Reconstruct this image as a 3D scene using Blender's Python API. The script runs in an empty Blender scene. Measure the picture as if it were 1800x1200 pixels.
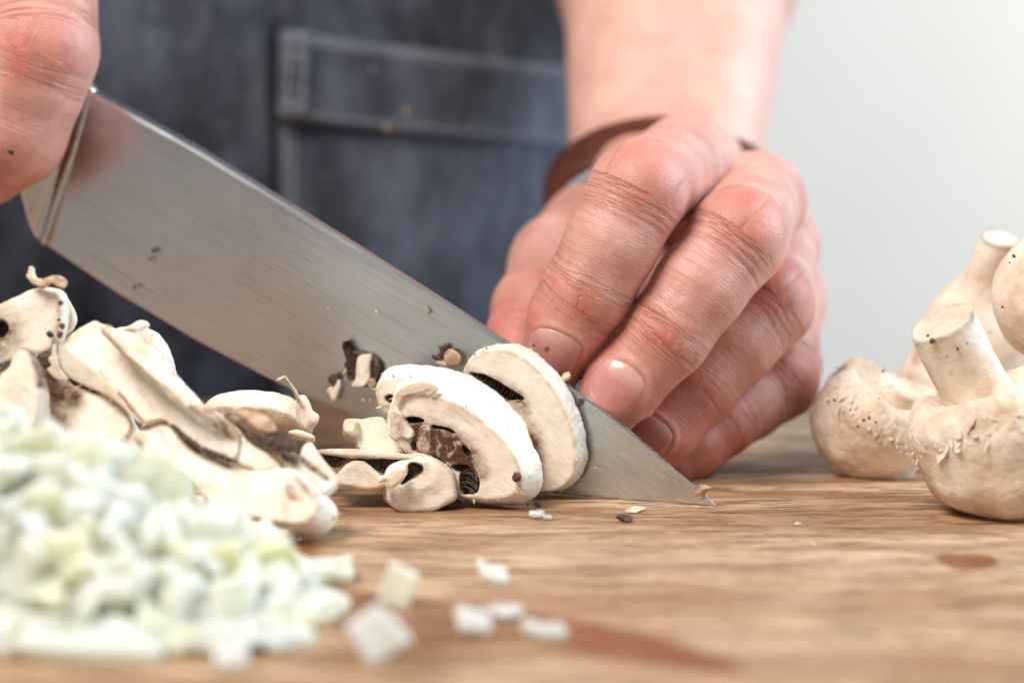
import bpy, math, random
import numpy as np
from mathutils import Vector
random.seed(7); rng = np.random.default_rng(7)
S = 0.01                      # all modelling numbers are centimetres
C = bpy.context.scene.collection
sc = bpy.context.scene

# ------------------------------------------------------------------ camera
FPX, CAMH, FOC = 4250.0, 10.0, 52.0
PITCH = math.atan((600-78)/FPX)
cam = bpy.data.cameras.new('camera'); camo = bpy.data.objects.new('camera', cam); C.objects.link(camo)
camo.location = (0, -FOC*S, CAMH*S); camo.rotation_euler = (math.pi/2-PITCH, 0, 0)
cam.sensor_width = 36; cam.lens = FPX/1800*36; cam.clip_start = .02; cam.clip_end = 50
cam.dof.use_dof = True; cam.dof.focus_distance = 0.528; cam.dof.aperture_fstop = 6.3; cam.dof.aperture_blades = 9
sc.camera = camo
# ------------------------------------------------------------------ light
w = bpy.data.worlds.new("World"); sc.world = w; w.use_nodes = True
bg = w.node_tree.nodes['Background']; bg.inputs[0].default_value = (1.0, .98, .96, 1); bg.inputs[1].default_value = .20
def area(name, loc, target, size, power, col, sy=None):
    l = bpy.data.lights.new(name, 'AREA'); l.energy = power; l.color = col; l.size = size*S
    if sy: l.shape = 'RECTANGLE'; l.size_y = sy*S
    o = bpy.data.objects.new(name, l); C.objects.link(o); o.location = Vector(loc)*S
    o.rotation_euler = (Vector(target)-Vector(loc)).to_track_quat('-Z', 'Y').to_euler()
    return o
area('ceiling_softbox', (-44, -48, 92), (0, 2, 0), 44, 14.2, (1, .96, .91))
area('window_light', (92, 12, 50), (0, 8, 5), 60, 15, (.70, .86, 1.0), 80)
area('wall_window_light', (150, 130, 70), (62, 262, 10), 90, 27, (.985, 1, .975), 120)
sc.view_settings.view_transform = 'Standard'; sc.view_settings.look = 'None'
sc.view_settings.exposure = 0.2; sc.view_settings.gamma = 1

# ------------------------------------------------------------------ helpers
A = np.array
CAM = A([0, -FOC, CAMH]); cP, sP = math.cos(PITCH), math.sin(PITCH)
def ray(px, py):
    x = (px-900)/FPX; y = (600-py)/FPX
    return A([x, cP+y*sP, -sP+y*cP])
def W(px, py, d):             # photograph pixel and depth (cm from the lens) to a place
    r = ray(px, py); return CAM+r*(d/r[1])
def WP(px, py, O, n):         # pixel to a place on a plane
    r = ray(px, py); return CAM+r*(np.dot(O-CAM, n)/np.dot(r, n))
def WG(px, py, z=0.):         # pixel to a place on the board
    return WP(px, py, A([0, 0, z]), A([0, 0, 1.]))
def nrm(v): v = np.asarray(v, float); return v/np.linalg.norm(v)
def sstep(a, b, x): t = np.clip((x-a)/(b-a), 0, 1); return t*t*(3-2*t)

perm = rng.permutation(256); perm = np.concatenate([perm, perm, perm])
grd = rng.normal(size=(256, 3)); grd /= np.linalg.norm(grd, axis=1)[:, None]
def noise(p):                 # gradient noise, about -0.6..0.6
    i = np.floor(p).astype(np.int64); f = p-i; i &= 255
    u = f*f*f*(f*(f*6-15)+10); out = 0
    for a in (0, 1):
        wa = u[:, 0] if a else 1-u[:, 0]
        for b in (0, 1):
            wb = u[:, 1] if b else 1-u[:, 1]
            for c in (0, 1):
                wc = u[:, 2] if c else 1-u[:, 2]
                h = perm[perm[perm[i[:, 0]+a]+i[:, 1]+b]+i[:, 2]+c]
                g = grd[h]
                out = out+wa*wb*wc*(g[:, 0]*(f[:, 0]-a)+g[:, 1]*(f[:, 1]-b)+g[:, 2]*(f[:, 2]-c))
    return out
def fbm(p, o=3):
    s = 0; a = 1
    for k in range(o): s = s+a*noise(p*(2**k)+17.3*k); a *= .5
    return s

def mesh_sdf(fn, lo, hi, h, B=6, margin=1.5):
    """surface nets over a sparse block grid; fn takes (N,3)"""
    lo = A(lo, float); hi = A(hi, float)
    nb = np.ceil((hi-lo)/h/B).astype(int)+1; n = nb*B
    cx = [lo[k]+(np.arange(nb[k])*B+(B-1)/2)*h for k in range(3)]
    G = np.stack(np.meshgrid(*cx, indexing='ij'), -1).reshape(-1, 3)
    fc = np.concatenate([fn(G[i:i+300000]) for i in range(0, len(G), 300000)])
    act = np.abs(fc) < B*h*.87*margin+h
    F = np.repeat(np.where(fc < 0, -1., 1.).reshape(nb), B, 0); F = np.repeat(F, B, 1); F = np.repeat(F, B, 2).astype(np.float32)
    ai = np.argwhere(act.reshape(nb))*B
    off = np.stack(np.meshgrid(*[np.arange(B)]*3, indexing='ij'), -1).reshape(-1, 3)
    for i in range(0, len(ai), 2000):
        idx = (ai[i:i+2000, None, :]+off[None]).reshape(-1, 3)
        F[idx[:, 0], idx[:, 1], idx[:, 2]] = fn(lo+idx*h)
    s = F < 0
    cnt = np.zeros(A(F.shape)-1, np.int8); sl = (slice(None, -1), slice(1, None))
    for a in (0, 1):
        for b in (0, 1):
            for c in (0, 1): cnt += s[sl[a], sl[b], sl[c]]
    cells = np.argwhere((cnt > 0) & (cnt < 8))
    cor = A([(a, b, c) for a in (0, 1) for b in (0, 1) for c in (0, 1)])
    val = np.stack([F[cells[:, 0]+a, cells[:, 1]+b, cells[:, 2]+c] for a, b, c in cor], 1).astype(float)
    P = np.zeros((len(cells), 3)); m = np.zeros(len(cells))
    for i in range(8):
        for j in range(i+1, 8):
            if np.abs(cor[i]-cor[j]).sum() == 1:
                x = (val[:, i] < 0) != (val[:, j] < 0)
                t = np.where(x, val[:, i]/np.where(x, val[:, i]-val[:, j], 1), 0)
                P += np.where(x[:, None], cor[i]+t[:, None]*(cor[j]-cor[i]), 0); m += x
    V = lo+(cells+P/m[:, None])*h
    idm = -np.ones(cnt.shape, np.int64); idm[cells[:, 0], cells[:, 1], cells[:, 2]] = np.arange(len(cells))
    Q = []
    for ax in range(3):
        o1, o2 = [(1, 2), (2, 0), (0, 1)][ax]
        a = [slice(None)]*3; b = [slice(None)]*3
        a[ax] = slice(None, -1); b[ax] = slice(1, None)
        e = np.argwhere(s[tuple(a)] != s[tuple(b)])
        e = e[(e[:, o1] > 0) & (e[:, o2] > 0) & (e[:, o1] < cnt.shape[o1]) & (e[:, o2] < cnt.shape[o2]) & (e[:, ax] < cnt.shape[ax])]
        d1 = np.zeros(3, int); d1[o1] = 1; d2 = np.zeros(3, int); d2[o2] = 1
        q = np.stack([idm[tuple((e-dd).T)] for dd in (d1+d2, d2, 0*d1, d1)], 1)
        ins = s[tuple(e.T)]
        q[~ins] = q[~ins][:, ::-1]
        Q.append(q)
    Q = np.concatenate(Q); Q = Q[(Q >= 0).all(1)]
    return V, Q
def vnormals(V, Q):
    n = np.cross(V[Q[:, 2]]-V[Q[:, 0]], V[Q[:, 3]]-V[Q[:, 1]]); N = np.zeros_like(V)
    for k in range(4): np.add.at(N, Q[:, k], n)
    return N/(np.linalg.norm(N, axis=1)[:, None]+1e-12)

def smin(a, b, k):
    h = np.clip(.5+.5*(b-a)/k, 0, 1); return b+(a-b)*h-k*h*(1-h)
def capsule(p, a, b, r1, r2):
    ab = b-a; pa = p-a; t = np.clip(pa@ab/(ab@ab), 0, 1)
    return np.linalg.norm(pa-t[:, None]*ab, axis=1)-(r1+(r2-r1)*t)
def ellipsoid(p, c, r, R=None):
    q = p-c
    if R is not None: q = q@R
    k = np.linalg.norm(q/r, axis=1); return (k-1)*min(r)*.6+(np.linalg.norm(q, axis=1)*(1-1/np.maximum(k, 1e-6)))*.4
def polysd(x, y, P):          # signed distance to a closed polygon
    P = np.asarray(P, float); d = np.full(x.shape, 1e9); s = np.ones(x.shape, bool)
    for i in range(len(P)):
        ax, ay = P[i]; bx, by = P[i-1]
        ex, ey = bx-ax, by-ay; wx, wy = x-ax, y-ay
        t = np.clip((wx*ex+wy*ey)/(ex*ex+ey*ey+1e-12), 0, 1)
        d = np.minimum(d, (wx-ex*t)**2+(wy-ey*t)**2)
        c1 = y >= ay; c2 = y < by; c3 = ex*wy > ey*wx
        s ^= (c1 & c2 & c3) | (~c1 & ~c2 & ~c3)
    d = np.sqrt(d); return np.where(s, d, -d)
def smooth_poly(P, it=2):     # Chaikin, for closed outlines
    P = np.asarray(P, float)
    for _ in range(it):
        Q = np.roll(P, -1, 0); P = np.stack([.75*P+.25*Q, .25*P+.75*Q], 1).reshape(-1, 2)
    return P

def link(o, parent=None):
    C.objects.link(o)
    if parent is not None: o.parent = parent
    return o
def make_mesh(name, V, F, mat, smooth=True, attrs=None):
    me = bpy.data.meshes.new(name)
    V = np.asarray(V, float)*S
    if isinstance(F, np.ndarray) and F.ndim == 2:
        k = F.shape[1]
        me.vertices.add(len(V)); me.vertices.foreach_set('co', V.ravel())
        me.loops.add(F.size); me.loops.foreach_set('vertex_index', F.ravel().astype(np.int32))
        me.polygons.add(len(F)); me.polygons.foreach_set('loop_start', np.arange(0, F.size, k, dtype=np.int32))
        me.polygons.foreach_set('loop_total', np.full(len(F), k, np.int32))
        me.update(calc_edges=True); me.validate()
    else:
        me.from_pydata([tuple(v) for v in V], [], [tuple(f) for f in F]); me.update()
    me.polygons.foreach_set('use_smooth', np.full(len(me.polygons), smooth))
    for k, a in (attrs or {}).items():
        at = me.attributes.new(k, 'FLOAT', 'POINT'); at.data.foreach_set('value', np.asarray(a, np.float32))
    if mat: me.materials.append(mat)
    return me
def tag(o, label, cat, group=None, kind=None):
    if label: o['label'] = label
    if cat: o['category'] = cat
    if group: o['group'] = group
    if kind: o['kind'] = kind
    return o
def thing(name, base, label, cat, group=None):
    o = bpy.data.objects.new(name, None); o.empty_display_size = .005; link(o); o.location = Vector(base)*S
    o['base'] = [float(x) for x in base]
    return tag(o, label, cat, group)
def obj(name, V, F, mat, parent=None, base=None, smooth=True, attrs=None):
    b = np.asarray(parent['base'] if parent is not None and 'base' in parent else (base if base is not None else (0, 0, 0)), float)
    o = bpy.data.objects.new(name, make_mesh(name, np.asarray(V)-b, F, mat, smooth, attrs)); link(o, parent)
    if parent is None: o.location = Vector(b)*S
    return o
def grid_faces(nu, nv, wrap=False):
    F = []
    for i in range(nu-1):
        for j in range(nv if wrap else nv-1):
            a = i*nv+j; b = i*nv+(j+1) % nv; F.append((a, b, b+nv, a+nv))
    return F
def tube(pts, rad, n=8):
    pts = [A(p, float) for p in pts]; V = []; up = A([.3, .2, .9])
    for i, p in enumerate(pts):
        t = nrm(pts[min(i+1, len(pts)-1)]-pts[max(i-1, 0)]); a = nrm(np.cross(t, up)); b = np.cross(t, a)
        r = rad[i] if hasattr(rad, '__len__') else rad
        V += [p+r*(math.cos(k*2*math.pi/n)*a+math.sin(k*2*math.pi/n)*b) for k in range(n)]
    F = grid_faces(len(pts), n, True)+[tuple(range(n))[::-1], tuple(range((len(pts)-1)*n, len(pts)*n))]
    return A(V), F

# ------------------------------------------------------------------ materials
class M:
    def __init__(s, name):
        s.m = bpy.data.materials.new(name); s.m.use_nodes = True; s.t = s.m.node_tree; s.N = s.t.nodes
        s.b = s.N['Principled BSDF']
    def set(s, **k):
        for n, v in k.items(): s.inp(s.b, n.replace('_', ' '), v)
        return s
    def inp(s, node, key, v):
        i = node.inputs[key]
        if hasattr(v, 'is_linked') or isinstance(v, bpy.types.NodeSocket): s.t.links.new(v, i)
        elif isinstance(v, tuple) and len(v) == 3 and i.type == 'RGBA': i.default_value = (*v, 1)
        else: i.default_value = v
    def n(s, typ, out=0, ins=None, **props):
        x = s.N.new('ShaderNode'+typ)
        for k, v in props.items(): setattr(x, k, v)
        for k, v in (ins or {}).items(): s.inp(x, k, v)
        return x.outputs[out]
    def co(s, sx=1, sy=None, sz=None, rot=(0, 0, 0)):    # object coordinates in cm
        sy = sx if sy is None else sy; sz = sx if sz is None else sz
        return s.n('Mapping', ins={'Vector': s.n('TexCoord', 'Object'), 'Scale': (100*sx, 100*sy, 100*sz), 'Rotation': rot})
    def noise(s, vec, scale=1., detail=3., rough=.5, dist=0.):
        return s.n('TexNoise', ins={'Vector': vec, 'Scale': scale, 'Detail': detail, 'Roughness': rough, 'Distortion': dist})
    def ramp(s, fac, stops, interp='LINEAR'):
        x = s.N.new('ShaderNodeValToRGB'); s.t.links.new(fac, x.inputs[0]); e = x.color_ramp.elements; x.color_ramp.interpolation = interp
        while len(e) < len(stops): e.new(.5)
        for el, (p, c) in zip(e, stops): el.position = p; el.color = (*c, 1) if isinstance(c, tuple) else (c, c, c, 1)
        return x.outputs[0]
    def mix(s, f, a, b, blend='MIX'):
        x = s.N.new('ShaderNodeMix'); x.data_type = 'RGBA'; x.blend_type = blend
        s.inp(x, 0, f); s.inp(x, 6, a); s.inp(x, 7, b); return x.outputs[2]
    def math(s, op, a, b=0., c=0., clamp=False):
        x = s.N.new('ShaderNodeMath'); x.operation = op; x.use_clamp = clamp
        s.inp(x, 0, a); s.inp(x, 1, b); s.inp(x, 2, c); return x.outputs[0]
    def at(s, name): return s.n('Attribute', 'Fac', attribute_name=name)
    def bump(s, h, dist, strength=1., normal=None):
        i = {'Height': h, 'Distance': dist*S, 'Strength': strength}
        if normal is not None: i['Normal'] = normal
        return s.n('Bump', ins=i)
    def sss(s, wgt, rad, scale):
        s.b.inputs['Subsurface Weight'].default_value = wgt; s.b.inputs['Subsurface Radius'].default_value = rad
        s.b.inputs['Subsurface Scale'].default_value = scale*S; return s

def m_skin():
    m = M('skin'); co = m.co()
    blot = m.noise(co, 1.1, 4, .55); fine = m.noise(co, 7, 4, .6)
    c = m.ramp(blot, [(.3, (.53, .235, .18)), (.5, (.64, .325, .26)), (.7, (.74, .43, .355))])
    c = m.mix(m.math('MULTIPLY', m.ramp(fine, [(.35, 0.), (.65, 1.)]), .28), c, (.58, .245, .20))
    c = m.mix(m.ramp(m.noise(co, .75, 3, .5), [(.5, 0.), (.68, .18)]), c, (.56, .30, .27))
    c = m.mix(m.at('red'), c, (.60, .14, .10))
    c = m.mix(m.at('pale'), c, (.80, .56, .44))
    # fine cross lines over the joints, following each finger
    s_, l_ = m.at('fs'), m.at('fl')
    v = m.n('CombineXYZ', ins={0: m.math('MULTIPLY', s_, 9.5), 1: m.math('MULTIPLY', l_, .45), 2: m.at('fid')})
    ln = m.n('TexNoise', ins={'Vector': v, 'Scale': 1., 'Detail': 3., 'Roughness': .55, 'Distortion': .7})
    lines = m.ramp(m.math('ABSOLUTE', m.math('SUBTRACT', ln, .5)), [(.0, 0.), (.035, .8), (.09, 1.)])
    wm = m.at('wm')
    lin = m.math('SUBTRACT', 1., m.math('MULTIPLY', m.math('SUBTRACT', 1., lines), wm))
    c = m.mix(m.math('MULTIPLY', m.math('SUBTRACT', 1., lin), .30), c, (.42, .13, .09))
    c = m.mix(m.math('MULTIPLY', m.at('crease'), .75), c, (.38, .11, .08))
    c = m.mix(m.at('mole'), c, (.03, .015, .012))
    vor = m.n('TexVoronoi', 'Distance', ins={'Vector': co, 'Scale': 17.}, feature='DISTANCE_TO_EDGE')
    pores = m.ramp(vor, [(0., 0.), (.18, 1.)])
    b1 = m.bump(lin, .022, .9)
    b2 = m.bump(pores, .006, .55, b1)
    b3 = m.bump(m.noise(co, 14, 4, .6), .016, .65, b2)
    m.set(Base_Color=c, Roughness=m.ramp(fine, [(.3, .34), (.7, .48)]), Specular_IOR_Level=.55, Normal=b3)
    return m.sss(.22, (1., .34, .2), .28).m
def m_nail():
    m = M('nail'); v = m.at('nv'); u = m.at('nu')
    ns = m.noise(m.co(3), 2, 3)
    c = m.mix(m.ramp(v, [(.14, .6), (.30, 0.)]), (.60, .24, .215), (.78, .50, .45))
    c = m.mix(m.math('MULTIPLY', m.ramp(ns, [(.4, 0.), (.65, 1.)]), .4), c, (.68, .33, .30))
    c = m.mix(m.ramp(v, [(.86, 0.), (.93, 1.)]), c, (.82, .70, .62))
    c = m.mix(m.at('dirt'), c, (.07, .03, .02))
    rid = m.n('TexNoise', ins={'Vector': m.n('CombineXYZ', ins={0: m.math('MULTIPLY', u, 14.), 1: m.math('MULTIPLY', v, 1.2)}), 'Scale': 1.})
    m.set(Base_Color=c, Roughness=.2, Specular_IOR_Level=.6, Normal=m.bump(rid, .012, .5))
    return m.sss(.15, (1., .4, .3), .15).m
def m_mush(name, dark=0.):
    """whole mushroom skin: off-white, scuffed, tan blotches, dark soil specks"""
    m = M(name); co = m.co()
    warp = m.n('VectorMath', ins={0: co, 1: m.n('VectorMath', ins={0: m.n('TexNoise', 'Color', ins={'Vector': co, 'Scale': 2.5}), 'Scale': .25}, operation='SCALE')}, operation='ADD')
    b = m.noise(warp, .9, 5, .6)
    c = m.ramp(b, [(.29, (.58, .39, .26)), (.45, (.77, .62, .48)), (.62, (.88, .79, .68))])
    sc_ = m.n('TexNoise', ins={'Vector': m.co(1.2, 1.2, 3., (.3, .5, .2)), 'Scale': 1.7, 'Detail': 6., 'Roughness': .65, 'Distortion': 1.2})
    c = m.mix(m.ramp(sc_, [(.57, 0.), (.70, .5)]), c, (.56, .35, .19))
    c = m.mix(m.ramp(m.noise(warp, 4.5, 4, .6), [(.6, 0.), (.72, .55)]), c, (.58, .40, .24))
    sp = m.noise(m.co(5.2), 1., 2, .4); reg = m.noise(m.co(.9), 1., 1)
    spk = m.math('MULTIPLY', m.ramp(sp, [(.735, 0.), (.76, 1.)]), m.ramp(reg, [(.5, 0.), (.6, 1.)]))
    c = m.mix(spk, c, (.035, .02, .014))
    c = m.mix(m.at('stain'), c, (.13, .062, .03))
    h = m.noise(m.co(1.5, 1.5, 2.6, (.2, .4, 0)), 2.6, 6, .65, 1.4)
    n1 = m.bump(h, .05, .6); n2 = m.bump(m.noise(co, 16, 4, .6), .012, .6, n1)
    m.set(Base_Color=c, Roughness=.62, Specular_IOR_Level=.3, Normal=n2)
    return m.sss(.18, (1., .7, .45), .18).m
def m_slice():
    """cut mushroom: creamy flesh, whiter skin on the rim, brown stains, dark gills"""
    m = M('mushroom_flesh'); co = m.co()
    fl = m.noise(co, 1.6, 5, .6)
    c = m.ramp(fl, [(.3, (.80, .65, .50)), (.5, (.88, .785, .665)), (.7, (.92, .86, .77))])
    fv = m.n('CombineXYZ', ins={0: m.math('MULTIPLY', m.at('fa'), 1.1), 1: m.math('MULTIPLY', m.at('fc'), 6.)})
    grain = m.n('TexNoise', ins={'Vector': fv, 'Scale': 1., 'Detail': 5., 'Roughness': .65, 'Distortion': .5})
    c = m.mix(m.ramp(grain, [(.5, 0.), (.72, .24)]), c, (.68, .49, .33))
    c = m.mix(m.ramp(m.noise(co, 1.0, 5, .65, .8), [(.54, 0.), (.7, .62)]), c, (.58, .35, .20))
    sk = m.mix(m.ramp(m.noise(co, 3.2, 5, .6), [(.57, 0.), (.72, .55)]), (.88, .835, .745), (.72, .55, .39))
    c = m.mix(m.at('skin'), c, sk)
    edge = m.at('rim'); c = m.mix(m.math('MULTIPLY', edge, m.ramp(m.noise(co, 2.6, 4), [(.42, .0), (.6, .6)])), c, (.58, .36, .18))
    st = m.at('stain'); sn = m.noise(m.co(1.2), 2.6, 6, .7, .6)
    sf = m.math('MULTIPLY', st, m.math('MULTIPLY', m.ramp(sn, [(.3, .12), (.62, 1.)]), 1.8), clamp=True)
    c = m.mix(sf, c, m.mix(st, (.33, .155, .07), (.085, .034, .018)))
    cav = m.at('cav'); gl = m.noise(m.co(3), 3, 4)
    c = m.mix(cav, c, m.ramp(gl, [(.35, (.018, .010, .008)), (.7, (.075, .040, .028))]))
    sp = m.noise(m.co(4.3), 1., 3, .6); c = m.mix(m.ramp(sp, [(.74, 0.), (.79, .7)]), c, (.16, .085, .05))
    n1 = m.bump(grain, .028, .65, m.bump(m.noise(m.co(1, 1, 1), 5, 6, .65, .6), .03, .55))
    n2 = m.bump(m.noise(co, 22, 3, .6), .010, .6, n1)
    m.set(Base_Color=c, Roughness=.55, Specular_IOR_Level=.35, Normal=n2)
    return m.sss(.10, (1., .75, .5), .12).m
def m_gill():
    m = M('mushroom_gill'); g = m.noise(m.co(4), 2.5, 4)
    m.set(Base_Color=m.ramp(g, [(.3, (.028, .015, .011)), (.55, (.085, .046, .032)), (.75, (.20, .12, .085))]), Roughness=.5, Specular_IOR_Level=.35,
          Normal=m.bump(m.noise(m.co(9), 1, 3), .015, .7)); return m.m
def m_scrap(name, a, b):
    m = M(name); g = m.noise(m.co(3), 1.8, 4, .6)
    m.set(Base_Color=m.ramp(g, [(.35, a), (.65, b)]), Roughness=.55, Normal=m.bump(m.noise(m.co(8), 1, 4), .03, .8)); return m.m
def m_onion():
    m = M('onion_flesh'); r = m.n('ObjectInfo', 'Random'); co = m.co()
    c = m.ramp(r, [(0., (.95, .93, .80)), (.6, (.95, .925, .73)), (.9, (.93, .905, .60)), (1., (.90, .88, .48))])
    vein = m.noise(m.co(1.5, 1.5, 9), 2., 3)
    c = m.mix(m.ramp(vein, [(.45, 0.), (.7, .4)]), c, (.80, .84, .58))
    m.set(Base_Color=c, Roughness=.3, Specular_IOR_Level=.45, Normal=m.bump(vein, .02, .35), Coat_Weight=.25, Coat_Roughness=.1)
    m.b.inputs['Transmission Weight'].default_value = .28; m.b.inputs['IOR'].default_value = 1.38
    return m.sss(.75, (1., .93, .7), .9).m
def m_steel():
    m = M('brushed_steel')
    br = m.n('TexNoise', ins={'Vector': m.n('CombineXYZ', ins={0: m.math('MULTIPLY', m.at('bl'), .30), 1: m.math('MULTIPLY', m.at('bh'), 30.)}), 'Scale': 1., 'Detail': 5., 'Roughness': .7})
    br2 = m.n('TexNoise', ins={'Vector': m.n('CombineXYZ', ins={0: m.math('MULTIPLY', m.at('bl'), .55), 1: m.math('MULTIPLY', m.at('bh'), 9.)}), 'Scale': 1., 'Detail': 3.})
    sm = m.noise(m.co(.5), 1., 4)
    c = m.mix(m.ramp(br, [(.35, 0.), (.65, .5)]), (.65, .67, .69), (.44, .45, .46))
    c = m.mix(m.ramp(br2, [(.5, 0.), (.75, .4)]), c, (.42, .40, .38))
    rg = m.math('ADD', m.ramp(br, [(.3, .19), (.7, .32)]), m.math('MULTIPLY', sm, .08))
    m.set(Base_Color=c, Metallic=1., Roughness=rg, Normal=m.bump(br, .006, .55)); return m.m
def m_board():
    m = M('board_wood'); R = (0, 0, math.radians(5))
    g1 = m.n('TexNoise', ins={'Vector': m.co(.05, .34, .34, R), 'Scale': 1., 'Detail': 5., 'Roughness': .6, 'Distortion': .8})
    g2 = m.n('TexNoise', ins={'Vector': m.co(.22, 1.5, 1.5, R), 'Scale': 1., 'Detail': 5., 'Roughness': .65, 'Distortion': .5})
    g3 = m.n('TexNoise', ins={'Vector': m.co(.75, 5.2, 5.2, R), 'Scale': 1., 'Detail': 3., 'Roughness': .7})
    c = m.ramp(g1, [(.3, (.27, .138, .066)), (.44, (.43, .248, .13)), (.57, (.55, .36, .212)), (.75, (.65, .47, .31))])
    c = m.mix(m.ramp(g2, [(.46, 0.), (.62, .8)]), c, (.24, .12, .058))
    c = m.mix(m.ramp(g3, [(.5, 0.), (.60, .85)]), c, (.15, .072, .034))
    g4 = m.n('TexNoise', ins={'Vector': m.co(1.5, 8.5, 8.5, R), 'Scale': 1., 'Detail': 2., 'Roughness': .6})
    c = m.mix(m.ramp(g4, [(.58, 0.), (.64, .7)]), c, (.14, .066, .03))
    pt = m.noise(m.co(.16, .22, .2), 1., 4, .6); c = m.mix(m.ramp(pt, [(.52, 0.), (.72, .35)]), c, (.58, .42, .30))
    cut = m.n('TexNoise', ins={'Vector': m.co(.05, 5, 5, (0, 0, math.radians(-24))), 'Scale': 1., 'Detail': 2.})
    cutm = m.ramp(m.math('ABSOLUTE', m.math('SUBTRACT', cut, .5)), [(0., .45), (.010, 0.)])
    c = m.mix(cutm, c, (.66, .52, .38))
    wet = m.at('wet'); wf = m.math('MULTIPLY', wet, 1.)  # wet patches, plus the painted shade behind the blade
    c = m.mix(wf, c, m.mix(1., c, (.50, .25, .11), 'MULTIPLY'))
    h = m.mix(.35, g3, m.n('TexNoise', ins={'Vector': m.co(1.2, 14, 14, R), 'Scale': 1., 'Detail': 3.}))
    m.set(Base_Color=c, Roughness=m.mix(wf, m.ramp(g2, [(.3, .44), (.7, .6)]), (.2, .2, .2)), Specular_IOR_Level=.35, Normal=m.bump(h, .018, .7)); return m.m
def m_denim():
    m = M('denim'); co = m.co()
    wv = m.n('TexWave', ins={'Vector': m.co(1, 1, 1, (0, math.radians(45), 0)), 'Scale': 6., 'Distortion': 1.5, 'Detail': 2., 'Detail Scale': 3.})
    f = m.noise(m.co(.42, .42, .22), 1., 6, .68); f2 = m.noise(co, 2.2, 5, .7)
    c = m.ramp(f, [(.3, (.009, .011, .019)), (.48, (.036, .042, .064)), (.66, (.125, .145, .20))])
    c = m.mix(m.ramp(f2, [(.5, 0.), (.72, .6)]), c, (.13, .135, .165))
    c = m.mix(m.math('MULTIPLY', wv, .22), c, (.13, .135, .16))
    c = m.mix(m.at('fade'), c, (.22, .225, .25))
    m.set(Base_Color=c, Roughness=.85, Specular_IOR_Level=.2, Sheen_Weight=.15, Normal=m.bump(m.mix(.4, f2, wv), .05, .7)); return m.m
def m_simple(name, col, rough, var=.15, scale=2., bump=.02, spec=.4, **k):
    m = M(name); n = m.noise(m.co(1), scale, 5, .6)
    c = m.ramp(n, [(.3, tuple(x*(1-var) for x in col)), (.7, tuple(min(1, x*(1+var)) for x in col))])
    m.set(Base_Color=c, Roughness=rough, Specular_IOR_Level=spec, Normal=m.bump(n, bump, .6), **k); return m.m
MT = dict(skin=m_skin(), nail=m_nail(), mush=m_mush('mushroom_skin'), flesh=m_slice(), gill=m_gill(), onion=m_onion(), steel=m_steel(), board=m_board(), denim=m_denim(),
          scrap=m_scrap('dark_scrap', (.03, .016, .012), (.14, .07, .045)), scrap_pale=m_scrap('pale_scrap', (.62, .43, .28), (.82, .70, .55)), scrap_tan=m_scrap('tan_scrap', (.30, .17, .10), (.62, .42, .27)),
          leather=m_simple('brown_leather', (.085, .021, .010), .5, .35, 1.2, .02, .35), thread=m_simple('pale_thread', (.30, .31, .34), .8),
          handle=m_simple('black_handle', (.02, .02, .022), .4), wall=m_simple('wall_paint', (.80, .81, .80), .8, .02, .05, .01), counter=m_simple('countertop_stone', (.35, .34, .33), .4))
# ================================================================== setting
def box_grid(x0, x1, y0, y1, z):
    return A([(x0, y0, z), (x1, y0, z), (x1, y1, z), (x0, y1, z)]), [(0, 1, 2, 3)]
def rbox(x0, x1, y0, y1, z0, z1, r=.3):      # box with bevelled edges
    V = []; F = []
    for z, i in ((z0, r), (z0+r, 0), (z1-r, 0), (z1-.3*r, .3*r), (z1, r)):
        V += [(x0+i, y0+i, z), (x1-i, y0+i, z), (x1-i, y1-i, z), (x0+i, y1-i, z)]
    for k in range(4):
        for j in range(4): a = k*4+j; b = k*4+(j+1) % 4; F.append((a, b, b+4, a+4))
    F += [(3, 2, 1, 0), (16, 17, 18, 19)]
    return A(V), F
V, F = box_grid(-400, 400, 262, 262, 0); V = A([(-400, 262, -120), (400, 262, -120), (400, 262, 200), (-400, 262, 200)])
tag(obj('wall', V, [(0, 1, 2, 3)], MT['wall']), None, None, kind='structure')
V, F = rbox(-110, 110, -55, 15.5, -10, -4.01)
tag(obj('countertop', V, F, MT['counter'], smooth=False), None, None, kind='structure')
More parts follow.
